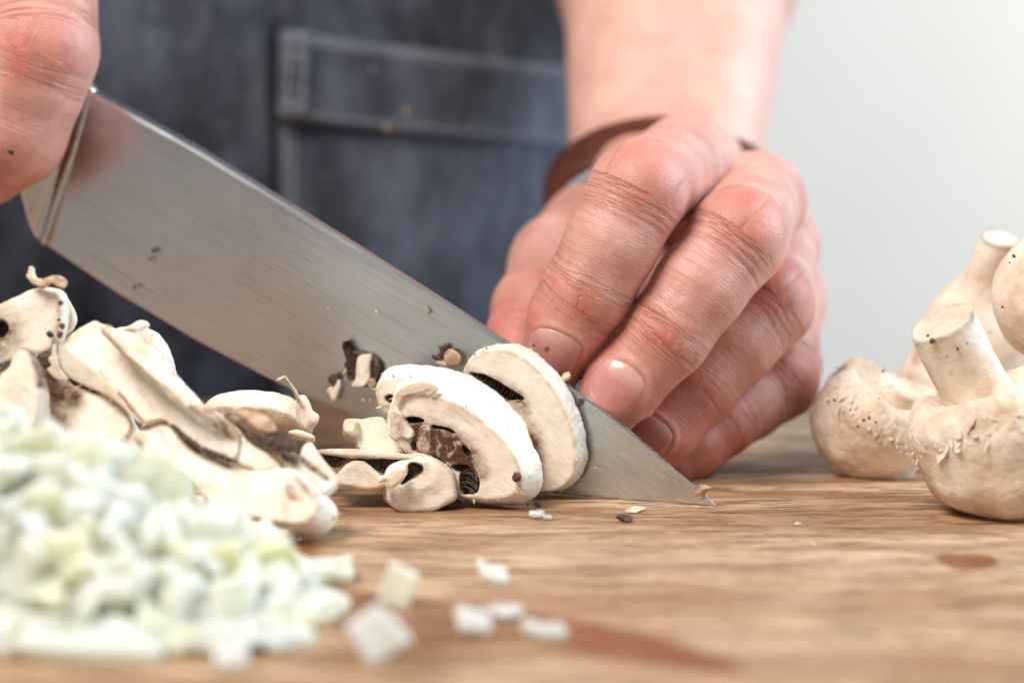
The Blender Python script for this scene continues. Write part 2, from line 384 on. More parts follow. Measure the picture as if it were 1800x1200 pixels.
# cutting board: dense top sheet carries the wet patches and one painted shade patch, sides below
BX0, BX1, BY0, BY1 = -30., 30., -15.2, 16.6
def board():
    nx, ny = 520, 420
    X = np.linspace(BX0, BX1, nx); Y = np.linspace(BY0, BY1, ny)
    G = np.stack(np.meshgrid(X, Y, indexing='ij'), -1).reshape(-1, 2)
    p = np.concatenate([G, np.zeros((len(G), 1))], 1)
    e = np.minimum.reduce([G[:, 0]-BX0, BX1-G[:, 0], G[:, 1]-BY0, BY1-G[:, 1]])
    z = -.35*np.clip(1-e/.4, 0, 1)**2 + .012*fbm(p*A([.08, 1.2, 1]), 3)
    z -= .012
    wet = np.zeros(len(G)); nz = fbm(p*.9+3, 3)*.5
    def px(P): return [WG(a, b)[:2] for a, b in P]
    def patch(P, soft, amt, jit):
        nonlocal wet
        d = polysd(G[:, 0], G[:, 1], smooth_poly(px(P)))+nz*jit
        wet = np.maximum(wet, amt*sstep(soft, -soft, d))
    patch([(1640, 975), (1690, 972), (1752, 974), (1758, 990), (1735, 998), (1700, 1003), (1665, 996)], .05, 1., .12)
    patch([(480, 935), (560, 915), (570, 960), (540, 1000), (480, 1010)], .25, .8, .5)
    patch([(520, 1010), (700, 1050), (860, 1068), (1000, 1078), (1150, 1118), (1260, 1150), (1340, 1185), (1200, 1175), (1040, 1150), (900, 1120), (700, 1150), (560, 1100)], .25, .85, .6)
    patch([(1180, 928), (1245, 930), (1258, 938), (1215, 942)], .1, .3, .25)
    patch([(560, 1120), (760, 1120), (900, 1150), (700, 1180), (540, 1180)], .4, .35, .6)
    patch([(500, 700), (640, 700), (660, 780), (560, 790)], .6, .35, .6)  # not wet: shade of the blade and slices painted into this mask
    V = np.concatenate([p[:, :2], z[:, None]], 1)
    F = A(grid_faces(nx, ny))[:, ::-1]
    b = thing('cutting_board', (0, 0, -4), 'large pale brown wooden cutting board with wet stains under the food', 'cutting board')
    F = A(F)
    n = np.cross(V[F[0][1]]-V[F[0][0]], V[F[0][2]]-V[F[0][0]])
    if n[2] < 0: F = F[:, ::-1]
    obj('board_top', V, F, MT['board'], b, attrs={'wet': np.clip(wet, 0, 1)})
    V, F = rbox(BX0-.0, BX1+.0, BY0, BY1, -4, -.37, .02)
    obj('board_body', V, F, MT['board'], b, smooth=False)
board()

# ================================================================== knife
KT = W(1262, 889, 52.0); KH = W(85, 432, 58.0)
kd = KT-KH; kn = nrm(A([kd[1], -kd[0], 0.]))
if kn[1] > 0: kn = -kn
def K(px, py, off=0.): return WP(px, py, KT+kn*off, kn)
def polyline(P, n):
    P = A(P); d = np.concatenate([[0], np.cumsum(np.linalg.norm(np.diff(P, axis=0), axis=1))]); t = np.linspace(0, d[-1], n)
    return np.stack([np.interp(t, d, P[:, k]) for k in range(P.shape[1])], 1)
def smoothline(P, n):
    P = polyline(P, n)
    for _ in range(3): P[1:-1] = .25*P[:-2]+.5*P[1:-1]+.25*P[2:]
    return P
SPINE = [K(*p) for p in [(165, 160), (345, 259), (620, 428), (800, 541), (905, 610), (1000, 675), (1060, 718), (1120, 768), (1180, 820), (1225, 857), (1252, 880), (1261, 889)]]
EDGE = [K(*p) for p in [(85, 432), (200, 510), (350, 600), (480, 668), (560, 706), (640, 738), (760, 790), (880, 838), (1000, 874), (1060, 886), (1110, 894), (1160, 899), (1200, 901), (1235, 898), (1252, 893), (1262, 890)]]
e1 = nrm(SPINE[2]-SPINE[0]); e2 = nrm(np.cross(kn, e1))
if e2[2] < 0: e2 = -e2
KB = thing('kitchen_knife', (KT[0], KT[1], 0), 'large chef knife with brushed steel blade slicing down onto the wooden board', 'knife')
def knife():
    n = 90; sp = smoothline(SPINE, n); ed = smoothline(EDGE, n)
    ed[:, 2] = np.maximum(ed[:, 2], .004)
    hs = [0, .012, .05]+list(np.linspace(.1, .95, 14))+[.975, 1.0]
    V = []; bl = []; bh = []
    for i in range(n):
        tt = i/(n-1); T = (.125*(1-tt)**.8+.028); ring = []
        prof = [(0, .004)]+[(h, .012+.25*T*0+(T-.012)*min(1, (h)/.95)) for h in hs[1:-1]]+[(1.0, T*.80)]
        wd = np.linalg.norm(sp[i]-ed[i])
        for sgn in (1, -1):
            for h, th in (prof if sgn == 1 else prof[::-1]):
                V.append(ed[i]+(sp[i]-ed[i])*h+kn*th*sgn+(e2*.05*(1-tt) if sgn < 0 and h > .99 else 0))
                q = V[-1]-KT; bl.append(q@e1); bh.append(q@e2)
    m = len(V)//n; F = grid_faces(n, m, True)+[tuple(range(m))[::-1], tuple(range((n-1)*m, n*m))]
    b = obj('blade', V, F, MT['steel'], KB, smooth=False, attrs={'bl': bl, 'bh': bh})
    # bolster
    loc = lambda p: ((p-KT)@e1, (p-KT)@e2)
    O = smooth_poly([loc(K(*p)) for p in [(169, 158), (170, 162), (87, 433), (80, 430), (62, 410), (55, 345), (50, 290), (52, 220), (80, 140), (130, 105)]], 1)
    a0 = loc(K(165, 160)); a1 = loc(K(85, 432)); dr = nrm(A(a1)-A(a0)); nn = A([-dr[1], dr[0]])
    if nn[0] > 0: nn = -nn
    lo = A([O[:, 0].min()-.2, O[:, 1].min()-.2, -.9]); hi = A([O[:, 0].max()+.2, O[:, 1].max()+.2, .9])
    def fn(q):
        s_ = (q[:, 0]-a0[0])*nn[0]+(q[:, 1]-a0[1])*nn[1]
        th = .16+.03*sstep(.0, .1, s_)-.07*np.exp(-((s_-.22)/.09)**2)+.36*sstep(.28, 1.0, s_)
        d = polysd(q[:, 0], q[:, 1], O); w_ = np.abs(q[:, 2])-th
        return np.minimum(np.maximum(d+.05, w_+.05), 0)+np.hypot(np.maximum(d+.05, 0), np.maximum(w_+.05, 0))-.05
    Vb, Q = mesh_sdf(fn, lo, hi, .05)
    P = KT+Vb[:, :1]*e1+Vb[:, 1:2]*e2+Vb[:, 2:]*kn
    if np.dot(np.cross(e1, e2), kn) < 0: Q = Q[:, ::-1]
    obj('bolster', P, Q, MT['steel'], KB, attrs={'bl': Vb[:, 1], 'bh': Vb[:, 0]})
    h0 = K(70, 215); h1 = h0-e1*12.5
    pts = [h0+(h1-h0)*t-e2*.25*math.sin(t*3.1) for t in np.linspace(0, 1, 14)]
    V = []; k = 16
    for i, p in enumerate(pts):
        t = i/13; rr = (.95+.12*math.cos(t*9))*(1 if i not in (0, 13) else .8)
        for j in range(k):
            a = j*2*math.pi/k; V.append(p+e2*rr*1.25*math.cos(a)+kn*rr*.72*math.sin(a))
    F = grid_faces(14, k, True)+[tuple(range(k))[::-1], tuple(range(13*k, 14*k))]
    obj('handle', V, F, MT['handle'], KB)
knife()

# ================================================================== person
def chain(L): return [(W(px, py, d), r*d/FPX) for px, py, d, r in L]
LF = [  # left hand fingers: tip, DIP, PIP, MCP   (x, y, depth, radius in photograph pixels)
    chain([(964, 652, 54.3, 56), (1002, 560, 54.0, 74), (1030, 515, 53.9, 79), (1076, 425, 53.9, 82), (1122, 335, 54.1, 86), (1205, 292, 58.2, 86)]),
    chain([(1047, 742, 53.8, 55), (1095, 675, 53.8, 69), (1172, 588, 53.9, 77), (1230, 505, 54.1, 81), (1297, 418, 54.5, 87), (1332, 352, 58.6, 80)]),
    chain([(1128, 800, 54.9, 54), (1165, 752, 54.9, 64), (1228, 677, 55.2, 71), (1290, 608, 55.5, 73), (1352, 535, 56.0, 79), (1362, 430, 59.6, 74)]),
    chain([(1190, 815, 55.6, 46), (1222, 787, 55.8, 53), (1268, 745, 56.3, 58), (1318, 712, 57.0, 60), (1372, 670, 57.6, 67), (1378, 520, 60.4, 68)]),
]
LT = chain([(905, 640, 55.6, 52), (922, 590, 56.6, 62), (938, 545, 57.6, 70), (990, 470, 60., 92), (1060, 400, 63.5, 100)])
def Lp(px, py, d): return W(px, py, d)
def chain_sd(p, ch, k=.2):
    d = None
    for (a, ra), (b, rb) in zip(ch[:-1], ch[1:]):
        c = capsule(p, a, b, ra, rb); d = c if d is None else smin(d, c, k)
    return d
WR = [(Lp(1112, 335, 64.2), 1.66), (Lp(1222, 335, 64.2), 1.66)]
FA = [(Lp(1128, -40, 71.0), 2.25), (Lp(1256, -40, 71.0), 2.25)]
def palm_sd(p):
    d = None
    ws = [WR[0][0], WR[0][0]*.6+WR[1][0]*.4, WR[0][0]*.3+WR[1][0]*.7, WR[1][0]]
    for i in range(4):
        m, r = LF[i][-1]
        c = capsule(p, m, ws[i]+A([0, -.6, -.1]), r*.98, 1.45); d = c if d is None else smin(d, c, .55)
    d = smin(d, capsule(p, Lp(1375, 640, 59.2), WR[1][0]+A([0, 0, -.7]), 1.0, 1.5), .8)       # little finger side of the palm
    d = smin(d, capsule(p, Lp(1120, 480, 60.5), WR[0][0]+A([0, 0, -.8]), 1.1, 1.4), .9)
    for a in range(2):
        d = smin(d, capsule(p, WR[a][0], FA[a][0], WR[a][1], FA[a][1]), .9)
    d = smin(d, capsule(p, FA[0][0], Lp(1170, -420, 79), 2.3, 3.6), 1.); d = smin(d, capsule(p, FA[1][0], Lp(1250, -420, 79), 2.3, 3.6), 1.)
    return d
MCPS = [c[-1][0] for c in LF]
def left_hand(p):
    P = palm_sd(p)
    Fg = None
    for c in LF:
        f = chain_sd(p, c, .18); Fg = f if Fg is None else smin(Fg, f, .05)
    dm = np.min([np.linalg.norm(p-m, axis=1) for m in MCPS], 0)
    k = .05+.6*sstep(2.2, .5, dm)
    d = smin(P, Fg, k)
    d = smin(d, chain_sd(p, LT, .4), .15+.6*sstep(3.2, .8, np.linalg.norm(p-LT[3][0], axis=1)))
    return d
RF = [chain([(-75, 285, 57.2, 82), (-35, 268, 56.7, 94), (10, 226, 56.5, 107), (42, 150, 56.4, 103), (64, 88, 56.4, 106), (66, -60, 57.6, 104), (40, -230, 59.5, 112)])]
_h = lambda t, o, u: K(70, 215)-e1*t+kn*o+e2*u
for q in range(3):
    t = 2.9+1.95*q
    RF.append([(_h(t+.3, -1.1, -1.0), .75), (_h(t+.2, .2, -2.0), .85), (_h(t, 1.75, -.7), .95), (_h(t, 1.7, 1.6), 1.0), (_h(t+.3, .2, 3.6), 1.1)])
RT = [(_h(1.7, -1.4, .3), .8), (_h(2.6, -1.6, .6), .95), (_h(4.4, -1.7, 1.4), 1.15), (_h(7.2, -1.2, 2.8), 1.3)]
RW = [_h(9.5, -.8, 4.6), _h(9.0, .8, 4.8)]
RE = [A([-31, 19., 22.]), A([-29, 18., 22.])]
def right_hand(p):
    d = None
    for i, c in enumerate(RF):
        f = chain_sd(p, c, .18); d = f if d is None else smin(d, f, .06)
    P = None
    for i, c in enumerate(RF):
        m, r = c[-1]; g = capsule(p, m, RW[0] if i > 1 else RW[1], r*.95, 1.6); P = g if P is None else smin(P, g, .7)
    P = smin(P, chain_sd(p, RT, .4), .6)
    for a in range(2): P = smin(P, capsule(p, RW[a], RE[a], 1.8, 3.6), .9)
    dm = np.min([np.linalg.norm(p-c[-1][0], axis=1) for c in RF], 0)
    return smin(P, d, .06+.7*sstep(3., .6, dm))
TC = A([-15.2, 30.5]); TR = (18.0, 12.0)
def torso_sd(p):
    x = (p[:, 0]-TC[0])/TR[0]; y = (p[:, 1]-TC[1])/TR[1]
    r = (np.abs(x)**2.5+np.abs(y)**2.5)**.4
    d = (r-1)*11.5
    d = np.maximum(d, np.maximum(p[:, 2]-44, -14-p[:, 2])+2)
    for sx, el in ((-1, RE[0]), (1, Lp(1210, -420, 79))):
        sh = A([TC[0]+sx*17, TC[1]+1, 41.])
        d = smin(d, capsule(p, el, sh, 3.7, 5.), 2.)
        d = smin(d, capsule(p, sh, A([TC[0], TC[1]+1, 46.]), 5., 5.5), 3.)
    return smin(d, capsule(p, A([TC[0], TC[1]+1, 44.]), A([TC[0], TC[1], 54.]), 5.6, 5.4), 2.)

def finger_attrs(V, fingers, others, seed, camv=CAM):
    """per-vertex finger coordinates and knuckle masks; returns attributes and inward displacement"""
    n = len(V); fs = np.zeros(n); fl = np.zeros(n); fid = np.zeros(n); wm = np.zeros(n); red = np.zeros(n); cre = np.zeros(n); pale = np.zeros(n); disp = np.zeros(n)
    best = np.full(n, 1e9)
    for fi, (ch, joints) in enumerate(fingers):
        d = chain_sd(V, ch, .05); s = np.zeros(n); bd = np.full(n, 1e9); acc = 0
        lat = np.zeros(n); dor = np.zeros(n); js = [0.]
        for (a, ra), (b, rb) in zip(ch[:-1], ch[1:]):
            ab = b-a; L = np.linalg.norm(ab); ax = ab/L; t = np.clip((V-a)@ab/(L*L), 0, 1)
            q = V-a-t[:, None]*ab; dd = np.linalg.norm(q, axis=1)-(ra+(rb-ra)*t)
            v = nrm(camv+A([0, 0, 14.])-(a+b)/2); D = nrm(v-(v@ax)*ax); Lx = np.cross(ax, D); r = ra+(rb-ra)*t
            m = dd < bd; bd[m] = dd[m]; s[m] = (acc+t*L)[m]; lat[m] = ((q@Lx)/r)[m]; dor[m] = ((q@D)/r)[m]
            acc += L; js.append(acc)
        me = d < best; best[me] = d[me]
        near = sstep(.5, .1, d)
        top = sstep(-.15, .5, dor)
        W_ = np.zeros(n); R_ = np.zeros(n); C_ = np.zeros(n); D_ = np.zeros(n); PL = np.zeros(n)
        p3 = np.stack([s*.8+seed*3+fi*7, lat*1.1, np.full(n, fi*1.7)], 1); nz = noise(p3); nz2 = noise(p3*2.3+5)
        for jk, (ji, amt, wid) in enumerate(joints):
            sj = js[ji]; x = s-sj
            W_ = np.maximum(W_, amt*sstep(wid*1.5, wid*.35, np.abs(x))*top)
            rd = sstep(wid*1.2, 0, np.abs(x+.08))*top*sstep(1.1, .2, np.abs(lat)); R_ = np.maximum(R_, amt*.72*rd*(.8+.8*nz2))
            big = wid > .7
            for q, off in enumerate((-.62, -.46, -.30, -.14) if big else (-.30, -.10, .14, .34)):
                xx = x-off*(wid if not big else .95)-.10*lat*lat*(-1 if big else np.sign(off))-.14*nz-.06*nz2-.12*lat*(q-1.5)*(.5 if big else .25)
                g = np.exp(-(xx/.034)**2)*top*sstep(1.0, .5, np.abs(lat+.5*noise(p3*.9+q*5.3)-(.25 if big else 0)))*np.clip(.45+1.6*noise(p3*1.1+q*9.1), 0, 1)
                C_ = np.maximum(C_, amt*g*(.45 if big else .62)); D_ = np.maximum(D_, amt*.022*np.exp(-(xx/.06)**2)*g**.3*top)
            D_ -= (.022 if big else .02)*amt*np.exp(-((x-.12)/(.42*wid))**2)*top*sstep(.95, .1, np.abs(lat))
            PL = np.maximum(PL, amt*(.30 if big else .12)*np.exp(-((x-.22)/.22)**2)*top*np.exp(-((lat-.1)/.35)**2)*(.7+nz2))  # highlight on the knuckle bone, painted as paler skin
        sel = me & (near > 0)
        for arr, val in ((fs, s), (fl, lat), (fid, np.full(n, fi*3.1+seed))): arr[sel] = val[sel]
        for arr, val in ((wm, np.maximum(W_, .30*top)*near), (red, R_*near), (cre, C_*near), (disp, D_*near), (pale, PL*near)): arr[sel] = val[sel]
        tipred = sstep(2.6, 1.0, s)*near*.42; red[sel] = np.maximum(red[sel], tipred[sel])
    return dict(fs=fs, fl=fl, fid=fid, wm=wm, red=red, crease=cre, pale=pale), disp

def body():
    PR = thing('person', (TC[0], TC[1], -14), 'cook in a dark washed denim apron slicing mushrooms with both hands', 'person')
    parts = []
    lo = A([-1.5, -.5, -.3]); hi = A([11., 30, 17.])
    V, Q = mesh_sdf(left_hand, (-1.6, .6, -.3), (11.5, 17.2, 12.6), .055)
    N = vnormals(V, Q)
    at, dp = finger_attrs(V, [(c, [(2, 1., .62), (4, 1., .85)]) for c in LF]+[(LT, [(2, .5, .5)])], None, 1.)
    V = V-N*dp[:, None]+N*(.012*fbm(V*2.2, 3))[:, None]
    for ch, ctr, hw, hl, roll in ((LF[0], (972, 622, 53.4), .60, .60, -.1), (LF[1], (1076, 690, 53.0), .60, .72, -.1), (LF[2], (1136, 772, 54.2), .52, .55, -.15)):
        a = nrm(ch[0][0]-ch[1][0]); c0 = W(*ctr); vv = nrm(CAM-c0); D = nrm(vv-(vv@a)*a); U = np.cross(a, D); D, U = nrm(D*math.cos(roll)+U*math.sin(roll)), nrm(U*math.cos(roll)-D*math.sin(roll))
        q = V-c0; e = ((np.abs(q@U)/hw)**2.6+(np.abs(q@a)/hl)**2.6)**(1/2.6); f_ = sstep(-.3, .1, q@D)*(np.linalg.norm(q, axis=1) < 1.6)
        prox = sstep(.5, -.4, (q@a)/hl)
        V = V+N*((.040*np.exp(-((e-1.16)/.13)**2)*(.45+.55*prox)-.02*sstep(1.0, .9, e))*f_)[:, None]
        at['crease'] = np.maximum(at['crease'], .26*np.exp(-((e-1.02)/.06)**2)*f_); at['pale'] = np.maximum(at['pale'], .25*np.exp(-((e-1.15)/.08)**2)*f_*prox)
        at['wm'] *= 1-sstep(1.2, 1.0, e)*f_
    # moles and nicks
    at['pale'] = np.maximum(at['pale'], .32*sstep(9.5, 13., V[:, 1]))
    at['mole'] = np.zeros(len(V))
    parts.append((V, Q, at))
    def lo_arm(p): return np.maximum(left_hand(p), 11.0-p[:, 1])
    V2, Q2 = mesh_sdf(lambda p: np.maximum(left_hand(p), 16.9-p[:, 1]), (-1, 16., 5), (16, 36, 32), .22)
    parts.append((V2, Q2, {}))
    V3, Q3 = mesh_sdf(right_hand, (-15.5, 1.5, -.2), (-9.0, 11, 15.5), .06)
    N3 = vnormals(V3, Q3)
    a3, d3 = finger_attrs(V3, [(RF[0], [(4, 1., .95), (2, .35, .5)])]+[(c, [(2, .6, .6)]) for c in RF[1:]], None, 4.)
    V3 = V3-N3*d3[:, None]+N3*(.015*fbm(V3*2., 3))[:, None]
    mp = WP(20, 268, W(20, 268, 55.2), A([0, -1., 0])); a3['mole'] = sstep(.075, .045, np.linalg.norm((V3-mp)[:, [0, 2]], axis=1))
    parts.append((V3, Q3, a3))
    V4, Q4 = mesh_sdf(lambda p: np.maximum(right_hand(p), p[:, 0]+14.9), (-36, 2, -1), (-14, 24, 26), .25)
    parts.append((V4, Q4, {}))
    V5, Q5 = mesh_sdf(torso_sd, (-42, 16, -13), (14, 46, 56), .6)
    parts.append((V5, Q5, {}))
    keys = ['fs', 'fl', 'fid', 'wm', 'red', 'crease', 'pale', 'mole']
    VV = np.concatenate([p[0] for p in parts]); off = np.cumsum([0]+[len(p[0]) for p in parts])
    QQ = np.concatenate([p[1]+o for p, o in zip(parts, off)])
    AT = {k: np.concatenate([p[2].get(k, np.zeros(len(p[0]))) for p in parts]) for k in keys}
    obj('body', VV, QQ, MT['skin'], PR, attrs=AT)
    # nails
    def nail(ch, ctr, hw, hl, sd, seed, roll=0., spots=()):
        a = nrm(ch[0][0]-ch[1][0]); c0 = W(*ctr); v = nrm(CAM-c0); D = nrm(v-(v@a)*a); U = np.cross(a, D)
        if roll: D, U = nrm(D*math.cos(roll)+U*math.sin(roll)), nrm(U*math.cos(roll)-D*math.sin(roll))
        nu, nv = 25, 31; V = []; 
        pts = []
        for i in range(nu):
            for j in range(nv):
                u = -1+2*i/(nu-1); w_ = -1+2*j/(nv-1)
                su = u*math.sqrt(max(0, 1-.40*w_*w_*(1 if w_ < 0 else .55))); sw = w_*math.sqrt(max(0, 1-.40*u*u))
                pts.append((su, sw))
        pts = A(pts); X = c0+pts[:, :1]*hw*U+pts[:, 1:]*hl*a+D*1.4
        for _ in range(40):
            d = sd(X); X = X-D*np.clip(d, -.05, .2)[:, None]*.9
        e = np.maximum(np.abs(pts[:, 0])/np.sqrt(1-.4*pts[:, 1]**2*np.where(pts[:, 1] < 0, 1, .55)+1e-6), np.abs(pts[:, 1])/np.sqrt(1-.4*pts[:, 0]**2))
        lift = .020*sstep(1.0, .80, e)-.010
        X = X+D*lift[:, None]
        dirt = np.zeros(len(X))
        for mx, my, mr in spots:
            r_ = ray(mx, my); q_ = CAM+r_*((X-CAM)@r_/(r_@r_))[:, None]; dirt = np.maximum(dirt, sstep(mr, mr*.5, np.linalg.norm(X-q_, axis=1)))
        o = obj('fingernail', X, A(grid_faces(nu, nv)), MT['nail'], PR, attrs={'nu': pts[:, 0], 'nv': (pts[:, 1]+1)/2, 'dirt': dirt})
        md = o.modifiers.new('thickness', 'SOLIDIFY'); md.thickness = .0002; md.offset = -1
        return o
    f = lambda i: (lambda p: chain_sd(p, LF[i], .18))
    nail(LF[0], (972, 622, 53.4), .60, .60, f(0), 1, -.1, [(963, 613, .075), (940, 607, .045)])
    nail(LF[1], (1076, 690, 53.0), .60, .72, f(1), 2, -.1)
    nail(LF[2], (1136, 772, 54.2), .52, .55, f(2), 3, -.15)
    # leather bracelet
    ax = nrm(A([.04, -.80, -.56])); cen = W(1160, 352, 64.2); u = nrm(np.cross(ax, A([0, 0, 1.]))); v = nrm(np.cross(u, ax))
    V = []; k = 96; prof = [(-.66, 0), (-.64, .12), (-.3, .17), (.5, .17), (.80, .13), (.82, 0), (.0, -.02)]
    for i in range(k):
        a = i*2*math.pi/k; c_, s_ = math.cos(a), math.sin(a)
        base = cen+u*c_*2.92+v*s_*2.18; out = nrm(u*c_/2.92+v*s_/2.18)
        for h, t in prof: V.append(base+ax*h+out*t)
    o = obj('bracelet', V, grid_faces(k, len(prof), True), MT['leather'], PR); o['label'] = 'brown leather cuff on the left wrist'
    V = []
    prof = [(.83, -.03), (.82, .06), (.90, .085), (1.04, .06), (1.06, -.03)]
    for i in range(k):
        a = i*2*math.pi/k; c_, s_ = math.cos(a), math.sin(a)
        base = cen+u*c_*2.92+v*s_*2.18; out = nrm(u*c_/2.92+v*s_/2.18)
        for h, t in prof: V.append(base+ax*h+out*t)
    obj('bracelet_lining', V, grid_faces(k, len(prof), True), MT['thread'], o, base=(0, 0, 0)).location = -Vector((0, 0, 0))
    bl = o.children[0]
    bl.location = Vector(A(PR['base']))*-S
    # apron: draped sheet in front of the torso
    def front(x, z, off):
        t = np.clip((x-TC[0])/TR[0], -1, 1)*.999
        y = TC[1]-TR[1]*(1-np.abs(t)**2.5)**.4
        p = np.stack([x*.16, z*.07, 0*x], 1)
        fold = .55*fbm(p, 3)+.22*noise(np.stack([x*.5+z*.22, z*.16, 0*x+4], 1))
        return y-.55-off+fold*.8
    nx, nz = 360, 320
    tt = np.linspace(-1, 1, nx); X = TC[0]+TR[0]*1.02*np.sign(tt)*(1-(1-np.abs(tt))**1.35); Z = np.linspace(-13, 40, nz)
    G = np.stack(np.meshgrid(X, Z, indexing='ij'), -1).reshape(-1, 2)
    V = np.stack([G[:, 0], front(G[:, 0], G[:, 1], 0), G[:, 1]], 1)
    gx = lambda px, py: WP(px, py, A([0, 69.3-FOC, 0]), A([0, 1., 0]))
    p0, p1, p2 = gx(476, 60), gx(470, 420), gx(1120, 296); h0 = gx(486, 226)
    V[:, 1] += .75*np.exp(-((V[:, 0]-p0[0])/.17)**2)*sstep(p1[2]-6, p1[2], V[:, 2])*sstep(p0[2]+.6, p0[2]-.3, V[:, 2])
    ap = obj('apron', V, A(grid_faces(nx, nz)), MT['denim'], PR, attrs={'fade': np.zeros(len(V))})
    md = ap.modifiers.new('thickness', 'SOLIDIFY'); md.thickness = .0015
    def sheet(name, P, off, n=60, m=60, fade=None, par=ap):       # P: four pixel corners tl, tr, br, bl on the apron
        dA = 69.3
        q = [WP(px, py, A([0, dA-FOC, 0]), A([0, 1., 0])) for px, py in P]
        V = []; fd = []
        for i in range(n):
            for j in range(m):
                s_, t_ = i/(n-1), j/(m-1)
                p = (q[0]*(1-s_)+q[1]*s_)*(1-t_)+(q[3]*(1-s_)+q[2]*s_)*t_
                e = min(s_*n, (n-1-s_*(n-1)), t_*m, (m-1)*(1-t_)); V.append((p[0], p[2], off*min(1, .3+e*.5))); fd.append(fade(s_, t_) if fade else 0)
        V = A(V); V = np.stack([V[:, 0], front(V[:, 0], V[:, 1], 0)-V[:, 2], V[:, 1]], 1)
        F = A(grid_faces(n, m))
        o = obj(name, V, F, MT['denim'], None, attrs={'fade': fd}); o.parent = par
        o.location = -Vector(A(PR['base']))*S if par is ap else (0, 0, 0)
        md = o.modifiers.new('thickness', 'SOLIDIFY'); md.thickness = .002; md.offset = 0
        return o
    sheet('pocket', [(492, 200), (1120, 282), (1120, 800), (480, 800)], .34)
    sheet('pocket_hem', [(488, 60), (1120, 146), (1120, 286), (486, 212)], .62, fade=lambda s_, t_: .30*max(0, 1-abs(t_-.06)/.09)+.32*max(0, 1-abs(t_-.92)/.09))
    sheet('pocket_tab', [(498, 58), (540, 62), (536, 214), (488, 210)], .86, 20, 40, fade=lambda s_, t_: .22+.15*math.sin(t_*9))
    # stitch threads
    def stitches(P, off, gap=.32):
        q = [WP(px, py, A([0, 69.3-FOC, 0]), A([0, 1., 0])) for px, py in P]; L = polyline(q, int(sum(np.linalg.norm(q[i+1]-q[i]) for i in range(len(q)-1))/gap))
        V = []; F = []
        for i in range(len(L)-1):
            a, b = L[i], L[i]+(L[i+1]-L[i])*.65
            pp = np.stack([a, (a+b)/2, b]); y = front(pp[:, 0], pp[:, 2], off); pp[:, 1] = y; pp[1, 1] -= .03
            v, f = tube(pp, .035, 5); F += [tuple(x+len(V) for x in ff) for ff in f]; V += list(v)
        return V, F
    V = []; F = []
    for P, off in (([(545, 76), (1110, 158)], .7), ([(545, 204), (1110, 274)], .7), ([(508, 64), (500, 200)], .94), ([(532, 68), (528, 205)], .94), ([(500, 215), (492, 780)], .42), ([(512, 215), (504, 780)], .42)):
        v, f = stitches(P, off); F += [tuple(x+len(V) for x in ff) for ff in f]; V += v
    st = obj('stitching', V, F, MT['thread'], None); st.parent = ap; st.location = -Vector(A(PR['base']))*S; st['kind'] = 'stuff'
body()
